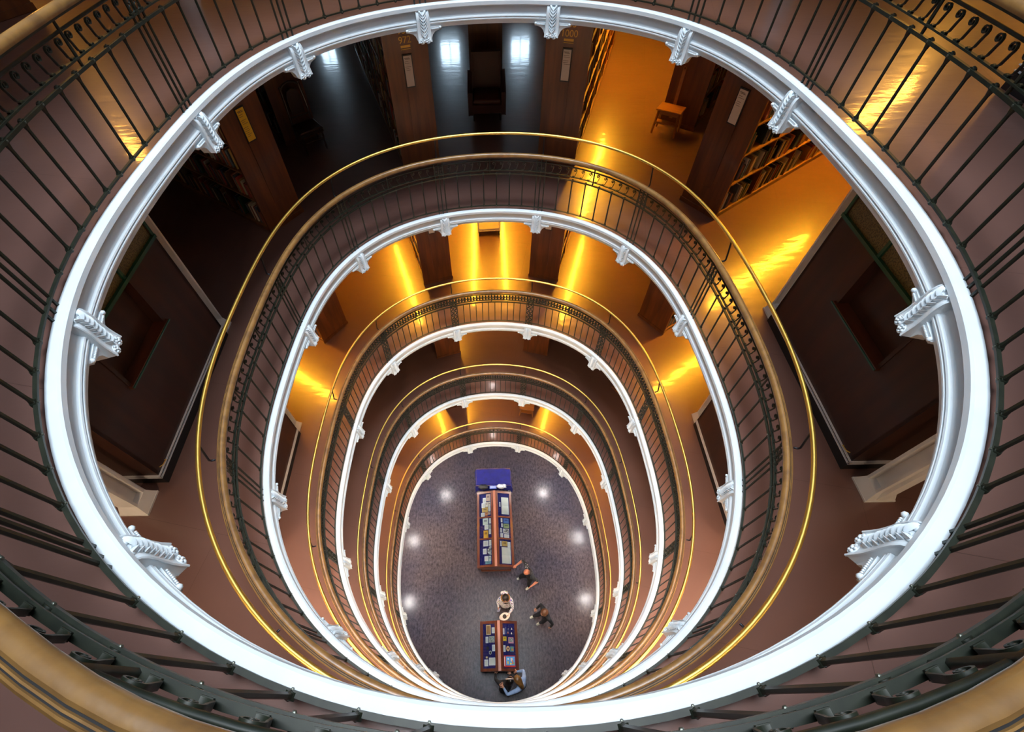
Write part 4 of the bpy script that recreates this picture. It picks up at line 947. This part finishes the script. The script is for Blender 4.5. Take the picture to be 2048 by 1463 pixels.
k = MB(); k.cham((-0.13, -0.06, 0), (0.13, 0.06, 0.02), 0.004); o = k.build('folder', m_card); o.color = (.10, .14, .45, 1); o.location = (-0.06, 3.26, 0.775); tag(o, 'blue folder between the two bags on the cloth', 'folder')
k = MB(); k.box((0, 0, 0.0205), (0.2, 0.06, 0.001)); c2 = k.build('label_strip', m_card, o); c2.color = (.35, .4, .6, 1)

# ------------------------------------------------------------------ people
def pmat(name, col, rough=0.7, noise=None): return mat(name, col, rough, noise=noise)
m_skin = pmat('skin', (0.50, 0.24, 0.15), 0.5); m_skin2 = pmat('skin_warm', (0.48, 0.17, 0.09), 0.42)
m_blk = pmat('black_cotton', (0.008, 0.008, 0.010), 0.8); m_blkp = pmat('black_print_shirt', (0.008, 0.008, 0.010), 0.7, ((0.30, 0.30, 0.30), 26, 2, 0.66, 0.70))
m_denim = pmat('pale_denim', (0.26, 0.37, 0.58), 0.75, ((0.34, 0.45, 0.66), 14, 3, 0.4, 0.7)); m_jean = pmat('dark_jeans', (0.010, 0.012, 0.020), 0.8)
m_shoe = pmat('pale_shoe', (0.60, 0.56, 0.42), 0.6); m_shoed = pmat('dark_shoe', (0.02, 0.018, 0.016), 0.5); m_olive = pmat('olive_trousers', (0.05, 0.045, 0.03), 0.8)
m_hairb = pmat('black_hair', (0.006, 0.005, 0.005), 0.35); m_hairbr = pmat('brown_hair', (0.10, 0.040, 0.016), 0.45); m_hairbl = pmat('blond_hair', (0.22, 0.105, 0.025), 0.4, ((0.07, 0.03, 0.01), 10, 3, 0.4, 0.7)); m_hairdk = pmat('dark_brown_hair', (0.018, 0.010, 0.006), 0.4)
m_scarf = pmat('ochre_scarf', (0.42, 0.17, 0.03), 0.8); m_hat = pmat('pale_hat', (0.62, 0.52, 0.42), 0.7)
mf = bpy.data.materials.new('floral_white'); mf.use_nodes = True; nt = mf.node_tree; bb = nt.nodes['Principled BSDF']; bb.inputs['Roughness'].default_value = 0.8
tcn = nt.nodes.new('ShaderNodeTexCoord'); vo = nt.nodes.new('ShaderNodeTexVoronoi'); vo.inputs['Scale'].default_value = 24
nt.links.new(tcn.outputs['Object'], vo.inputs['Vector'])
r1 = nt.nodes.new('ShaderNodeValToRGB'); r1.color_ramp.interpolation = 'CONSTANT'; r1.color_ramp.elements[0].color = (1, 1, 1, 1); r1.color_ramp.elements[1].position = 0.40; r1.color_ramp.elements[1].color = (0, 0, 0, 1)
nt.links.new(vo.outputs['Distance'], r1.inputs[0])
hs = nt.nodes.new('ShaderNodeHueSaturation'); hs.inputs['Saturation'].default_value = 1.2; hs.inputs['Value'].default_value = 0.35; nt.links.new(vo.outputs['Color'], hs.inputs['Color'])
mx = nt.nodes.new('ShaderNodeMix'); mx.data_type = 'RGBA'; mx.inputs[6].default_value = (0.74, 0.68, 0.68, 1)
nt.links.new(r1.outputs[0], mx.inputs[0]); nt.links.new(hs.outputs[0], mx.inputs[7]); nt.links.new(mx.outputs[2], bb.inputs['Base Color'])

def hand_chain(wr, d, side_v, up, spread=0.0, curl=0.35):
    """palm and five finger chains from wrist wr along d; side_v points to the thumb"""
    d = d.normalized(); side_v = (side_v - d * side_v.dot(d)).normalized(); nrm = up.normalized()
    ch = []; palm = wr + d * 0.055
    for i, (o, l) in enumerate(((0.028, 0.068), (0.010, 0.076), (-0.010, 0.070), (-0.028, 0.055))):
        b = wr + d * 0.085 + side_v * o; k1 = b + d * l * 0.5 + side_v * o * spread; k2 = k1 + (d * (1 - curl) - nrm * curl).normalized() * l * 0.5
        ch.append([(palm + side_v * o * 0.6, 0.014), (b, 0.0105), (k1, 0.0095), (k2, 0.008)])
    t0 = wr + d * 0.035 + side_v * 0.03; t1 = t0 + (d * 0.6 + side_v * 0.8).normalized() * 0.04; t2 = t1 + d * 0.03 - nrm * 0.006
    ch.append([(wr + d * 0.03 + side_v * 0.012, 0.014), (t0, 0.012), (t1, 0.011), (t2, 0.009)])
    return palm, ch
def person(name, label, J, mats, cover, hair=None, face_dir=None):
    """J: joint dict (world coords): pelvis, chest, neck, head, shL.. ; cover: material index for each limb group"""
    V = []; E_ = []; RD = []; SEG = []
    def av(p, r): V.append(Vector(p)); RD.append(r if isinstance(r, tuple) else (r, r)); return len(V) - 1
    def link(a, b, g): E_.append((a, b)); SEG.append((V[a], V[b], cover[g]))
    S = J.get('scale', 1.0)
    pel = av(J['pelvis'], (0.135 * S, 0.115 * S)); che = av(J['chest'], (0.150 * S, 0.120 * S)); wai = av(Vector(J['pelvis']).lerp(Vector(J['chest']), 0.5), (0.125 * S, 0.105 * S))
    link(pel, wai, 'hips'); link(wai, che, 'torso')
    nk = av(J['neck'], 0.062 * S); link(che, nk, 'torso')
    hd = Vector(J['head']); fd = Vector(face_dir).normalized(); n0 = Vector(J['neck']); ax = (hd - n0).normalized()
    h1 = av(hd - ax * 0.075, 0.066); h2 = av(hd + fd * 0.01, (0.084, 0.090)); h3 = av(hd + ax * 0.055 - fd * 0.012, (0.078, 0.082)); h4 = av(hd + ax * 0.10 - fd * 0.012, 0.045)
    link(nk, h1, 'head'); link(h1, h2, 'head'); link(h2, h3, 'head'); link(h3, h4, 'head')
    no = av(hd + fd * 0.103 - ax * 0.012, 0.012); link(h2, no, 'head')
    sdv = fd.cross(ax).normalized()
    for q in (-1, 1):
        e1 = av(hd + sdv * q * 0.088 - ax * 0.005 - fd * 0.01, 0.014); link(h2, e1, 'head')
    for q in 'LR':
        sh = av(J['sh' + q], 0.072 * S); el = av(J['el' + q], 0.050 * S); wr = av(J['wr' + q], 0.031); um = av(Vector(J['sh' + q]).lerp(Vector(J['el' + q]), 0.5), 0.058 * S); fm = av(Vector(J['el' + q]).lerp(Vector(J['wr' + q]), 0.45), 0.044 * S)
        link(che, sh, 'torso'); link(sh, um, 'arm'); link(um, el, 'arm'); link(el, fm, 'fore'); link(fm, wr, 'fore')
        d = (V[wr] - V[fm]); pl, ch = hand_chain(V[wr], d, Vector(J.get('thumb' + q, (0, 0, 1))), Vector(J.get('palm' + q, (0, 0, 1))), 0.9 if J.get('spread' + q) else 0.2, J.get('curl' + q, 0.3))
        pv = av(pl, (0.030, 0.020)); link(wr, pv, 'hand')
        for c in ch:
            prev = pv
            for p, r in c[1:]: i = av(p, r); link(prev, i, 'hand'); prev = i
        hp = av(J['hip' + q], 0.098 * S); kn = av(J['kn' + q], 0.066 * S); an = av(J['an' + q], 0.043); th = av(Vector(J['hip' + q]).lerp(Vector(J['kn' + q]), 0.5), 0.084 * S); cf = av(Vector(J['kn' + q]).lerp(Vector(J['an' + q]), 0.4), 0.060 * S)
        link(pel, hp, 'hips'); link(hp, th, 'leg'); link(th, kn, 'leg'); link(kn, cf, 'leg'); link(cf, an, 'leg')
        td = Vector(J['toe' + q]); f1 = av(Vector(J['an' + q]).lerp(td, 0.55) - ez * 0.012, 0.042); f2 = av(td, 0.036); link(an, f1, 'foot'); link(f1, f2, 'foot')
    base = Vector((J['pelvis'][0], J['pelvis'][1], 0))
    me = bpy.data.meshes.new('body_cage'); me.from_pydata([v - base for v in V], E_, [])
    tmp = bpy.data.objects.new('tmp', me); COL.objects.link(tmp)
    sk = tmp.modifiers.new('skin', 'SKIN'); sk.use_smooth_shade = True
    for i, r in enumerate(RD): me.skin_vertices[0].data[i].radius = r
    me.skin_vertices[0].data[0].use_root = True
    su = tmp.modifiers.new('sub', 'SUBSURF'); su.levels = 2; su.render_levels = 2
    dg = bpy.context.evaluated_depsgraph_get(); out = bpy.data.meshes.new_from_object(tmp.evaluated_get(dg)); bpy.data.objects.remove(tmp)
    out.name = 'body'; out.materials.clear()
    for m in mats: out.materials.append(m)
    A = np.array([s[0] - base for s in SEG]); B = np.array([s[1] - base for s in SEG]); G = np.array([s[2] for s in SEG]); D = B - A; dd = (D * D).sum(1) + 1e-9
    idx = []
    for p in out.polygons:
        c = np.array(p.center); t = np.clip(((c - A) * D).sum(1) / dd, 0, 1); q = A + D * t[:, None]; idx.append(int(G[np.argmin(((c - q) ** 2).sum(1))]))
    out.polygons.foreach_set('material_index', idx); out.polygons.foreach_set('use_smooth', [True] * len(idx))
    hb = hd - base; hc = hb + ax * 0.012
    for v in out.vertices:
        q = v.co - hc; a_, f_, s_ = q.dot(ax), q.dot(fd), q.dot(sdv)
        if a_ < -0.085 or q.length > 0.17: continue
        rr = math.sqrt((a_ / 0.118) ** 2 + ((f_ + 0.004) / 0.100) ** 2 + (s_ / 0.080) ** 2)
        if rr > 1.16 and (abs(s_) > 0.075 or f_ > 0.09): continue
        k_ = 1.0 if a_ > -0.05 else (a_ + 0.085) / 0.035
        v.co = hc + q * (1 + (1 / max(rr, 0.3) - 1) * k_)
    zmin = min(v.co.z for v in out.vertices)
    o = bpy.data.objects.new(name, out); COL.objects.link(o); o.location = base - ez * zmin; tag(o, label, 'person')
    off = base - ez * zmin
    # eyes, mouth and hair are children of the body
    e = MB()
    for q in (-1, 1): e.ball(hd - off + fd * 0.086 + sdv * q * 0.034 + ax * 0.006, 0.012, 8, 6)
    e.build('eyes', m_hairdk, o, smooth=60)
    e = MB(); e.ball(hd - off + fd * 0.082 - ax * 0.052, 0.022, 8, 6, sc=(1, 1, 0.35)); e.build('mouth', m_skin2, o, smooth=60)
    if hair:
        hm, tail = hair; k = MB(); k.ball((0, 0, 0), 1.0, 18, 12); rot = Matrix((sdv, fd, ax)).transposed(); vs = []; 
        for v in k.v:
            v = Vector(v); n = 1 + 0.04 * math.sin(9 * v.x + 5 * v.y) + 0.03 * math.sin(17 * v.z + 8 * v.x)
            cut = v.y * 0.9 + -v.z * 0.55                     # keep the face clear
            kf = 0.72 if cut > 0.45 else 1.0
            w = Vector((v.x * 0.108, v.y * 0.118 - 0.018, v.z * 0.118 + 0.022)) * n * kf
            if v.z < -0.2 and v.y < 0.15: w.z -= tail * (-v.z - 0.2) * 0.6; w.y -= 0.02
            vs.append(hd - off + rot @ w)
        k.v = [tuple(v) for v in vs]; k.build('hair', hm, o, smooth=80)
        if tail > 0.15:
            t = MB(); p0 = hd - off - fd * 0.08 - ax * 0.02
            bd = Vector(J.get('hairdir', -fd)).normalized()
            t.tube([p0, p0 + bd * 0.07 - ez * 0.06, p0 + bd * 0.14 - ez * 0.14, p0 + bd * 0.19 - ez * 0.23], 0.06, 10, radii=[0.07, 0.075, 0.062, 0.02]); t.build('hair_fall', hm, o, smooth=80)
    return o, off
V3 = Vector
# bald man in black reaching for the case corner
person('person', 'bald man in a black printed shirt resting a hand on the long case', dict(
    pelvis=(1.10, 0.10, 0.94), chest=(1.04, 0.16, 1.28), neck=(1.00, 0.14, 1.47), head=(0.94, 0.10, 1.62), shR=(0.96, 0.38, 1.40), elR=(0.86, 0.55, 1.18), wrR=(0.66, 0.45, 1.03), thumbR=(0, -1, 0.2), curlR=0.35,
    shL=(1.17, -0.04, 1.38), elL=(1.33, -0.07, 1.13), wrL=(1.13, -0.19, 1.05), thumbL=(0, 0, 1), hipR=(1.06, 0.17, 0.88), hipL=(1.10, 0.02, 0.88), knR=(0.82, 0.22, 0.50), anR=(0.80, 0.24, 0.09), toeR=(0.68, 0.20, 0.035),
    knL=(1.06, -0.02, 0.48), anL=(1.10, -0.06, 0.09), toeL=(0.97, -0.14, 0.035)), [m_skin2, m_blkp, m_blk, m_shoe], dict(head=0, torso=1, arm=1, fore=0, hand=0, hips=2, leg=2, foot=3), None, (-0.85, -0.40, -0.35))
# woman in white floral jacket
wo, woff = person('person', 'woman in a white floral hooded jacket holding a pale hat', dict(
    pelvis=(0.26, -0.56, 0.90), chest=(0.25, -0.60, 1.22), neck=(0.24, -0.60, 1.42), head=(0.24, -0.65, 1.56), shR=(0.07, -0.62, 1.33), elR=(0.00, -0.66, 1.08), wrR=(0.01, -0.78, 0.95), shL=(0.42, -0.66, 1.33), elL=(0.46, -0.86, 1.10), wrL=(0.34, -1.00, 1.02),
    thumbL=(0, 0, 1), thumbR=(0, 0, 1), curlL=0.6, curlR=0.6, hipR=(0.18, -0.56, 0.84), hipL=(0.34, -0.56, 0.84), knR=(0.18, -0.60, 0.47), knL=(0.35, -0.62, 0.47), anR=(0.18, -0.56, 0.09), anL=(0.36, -0.58, 0.09), toeR=(0.16, -0.70, 0.035), toeL=(0.38, -0.72, 0.035), scale=1.0),
    [m_skin, mf, m_olive, m_shoed], dict(head=0, torso=1, arm=1, fore=1, hand=0, hips=1, leg=2, foot=3), (m_hairdk, 0.05), (0.05, -0.9, -0.5))
k = MB(); k.tube([Vector((0.255, -0.59, z)) - woff for z in (1.16, 1.02, 0.88, 0.70)], 0.2, 18, radii=[0.155, 0.175, 0.20, 0.215], caps=False); k.build('jacket_skirt', mf, wo, smooth=80)
k = MB(); k.tube([Vector((0.24, -0.60, 1.42)) - woff + Vector((0.115 * math.cos(a), 0.10 * math.sin(a), 0.02 * math.sin(a))) for a in [2 * PI * j / 16 for j in range(16)]], 0.035, 8, closed=True); k.build('scarf', m_scarf, wo, smooth=80)
k = MB(); k.ball(Vector((0.21, -0.47, 1.44)) - woff, 0.10, 12, 8, sc=(1.25, 0.7, 0.8)); k.build('hood', mf, wo, smooth=80)
k = MB(); k.prism([(0.16 * math.cos(a) * (1 + 0.12 * math.cos(2 * a)), 0.11 * math.sin(a)) for a in [2 * PI * j / 20 for j in range(20)]], 'z', 0, 0.012); o = k.build('sun_hat', m_hat); o.location = (0.20, -1.07, 1.0); o.rotation_euler = (R(14), R(-8), R(15)); tag(o, 'pale brimmed hat held in front of the floral jacket', 'hat')
k = MB(); k.tube([(0, 0, 0.01), (0, 0, 0.045), (0, 0, 0.06)], 0.06, 14, radii=[0.065, 0.058, 0.035]); k.build('hat_crown', m_hairdk, o, smooth=60)
k = MB(); k.cham((-0.05, -0.012, -0.16), (0.05, 0.012, 0.16), 0.005); o = k.build('leaflet', m_card); o.color = (.35, .38, .52, 1); o.location = (0.02, -0.86, 0.80); o.rotation_euler = (R(12), 0, R(62)); tag(o, 'folded blue-grey leaflet held low by the woman in floral', 'leaflet')
k = MB(); k.box((0, -0.0125, 0.05), (0.07, 0.001, 0.1)); c = k.build('printed_panel', m_card, o); c.color = (.6, .62, .7, 1)
# walker in black with pale shoes
person('person', 'walker in black jacket and trousers with pale shoes', dict(
    pelvis=(1.48, -1.02, 0.92), chest=(1.47, -1.04, 1.26), neck=(1.44, -1.05, 1.46), head=(1.39, -1.07, 1.61), shR=(1.37, -0.86, 1.38), elR=(1.37, -0.76, 1.10), wrR=(1.24, -0.84, 0.92), shL=(1.57, -1.22, 1.36), elL=(1.68, -1.31, 1.10), wrL=(1.64, -1.36, 0.86),
    hipR=(1.43, -0.95, 0.86), hipL=(1.52, -1.10, 0.86), knR=(1.28, -0.97, 0.50), knL=(1.44, -1.17, 0.49), anR=(1.18, -0.95, 0.09), anL=(1.38, -1.15, 0.09), toeR=(1.05, -1.01, 0.035), toeL=(1.25, -1.21, 0.035), thumbR=(0, -1, 0), thumbL=(-1, 0, 0), curlR=0.5, curlL=0.5),
    [m_skin, m_blk, m_jean, m_shoe], dict(head=0, torso=1, arm=1, fore=1, hand=0, hips=2, leg=2, foot=3), (m_hairbr, 0.03), (-0.80, -0.50, -0.45))
# dark-haired visitor in black leaning on the short case
po, poff = person('person', 'dark-haired visitor in black leaning over the short case', dict(
    pelvis=(0.12, -2.96, 0.92), chest=(0.14, -2.84, 1.18), neck=(0.20, -2.80, 1.34), head=(0.27, -2.76, 1.46), shL=(-0.03, -2.82, 1.28), elL=(-0.13, -2.72, 1.08), wrL=(-0.13, -2.58, 0.93), shR=(0.31, -2.84, 1.27), elR=(0.38, -2.72, 1.02), wrR=(0.32, -2.60, 0.93),
    hipL=(0.04, -2.97, 0.86), hipR=(0.20, -2.97, 0.86), knL=(0.03, -2.92, 0.47), knR=(0.20, -2.92, 0.47), anL=(0.02, -3.00, 0.09), anR=(0.20, -3.02, 0.09), toeL=(0.0, -2.86, 0.035), toeR=(0.20, -2.88, 0.035), thumbL=(1, 0, 0), thumbR=(-1, 0, 0), scale=0.95),
    [m_skin, m_blk, m_blk, m_shoed], dict(head=0, torso=1, arm=1, fore=1, hand=0, hips=2, leg=2, foot=3), (m_hairb, 0.22), (0.05, 0.85, -0.5))
k = MB(); k.tube([Vector((0.27, -2.76, 1.50)) - poff + Vector((0.115 * math.cos(a), 0.03, 0.105 * math.sin(a))) for a in [PI * j / 12 for j in range(13)]], 0.010, 6); k.build('hair_band', m_steel, po, smooth=80)
# blond companion in pale denim with an arm round the first
person('person', 'blond companion in pale denim shirt with an arm round the dark-haired visitor', dict(
    pelvis=(0.64, -2.90, 0.94), chest=(0.60, -2.84, 1.24), neck=(0.55, -2.80, 1.43), head=(0.49, -2.74, 1.56), shL=(0.52, -2.98, 1.36), elL=(0.20, -3.09, 1.29), wrL=(0.09, -2.93, 1.39), shR=(0.70, -2.70, 1.36), elR=(0.70, -2.52, 1.14), wrR=(0.52, -2.53, 0.99),
    spreadL=True, thumbL=(-0.6, -0.5, 0), thumbR=(0, 1, 0.2), hipL=(0.56, -2.94, 0.88), hipR=(0.70, -2.84, 0.88), knL=(0.56, -2.88, 0.48), knR=(0.70, -2.78, 0.48), anL=(0.58, -2.96, 0.09), anR=(0.72, -2.86, 0.09), toeL=(0.52, -2.83, 0.035), toeR=(0.66, -2.73, 0.035), hairdir=(0.55, -0.8, 0), curlL=0.1),
    [m_skin, m_denim, m_jean, m_shoed], dict(head=0, torso=1, arm=1, fore=1, hand=0, hips=2, leg=2, foot=3), (m_hairbl, 0.30), (-0.55, 0.70, -0.5))
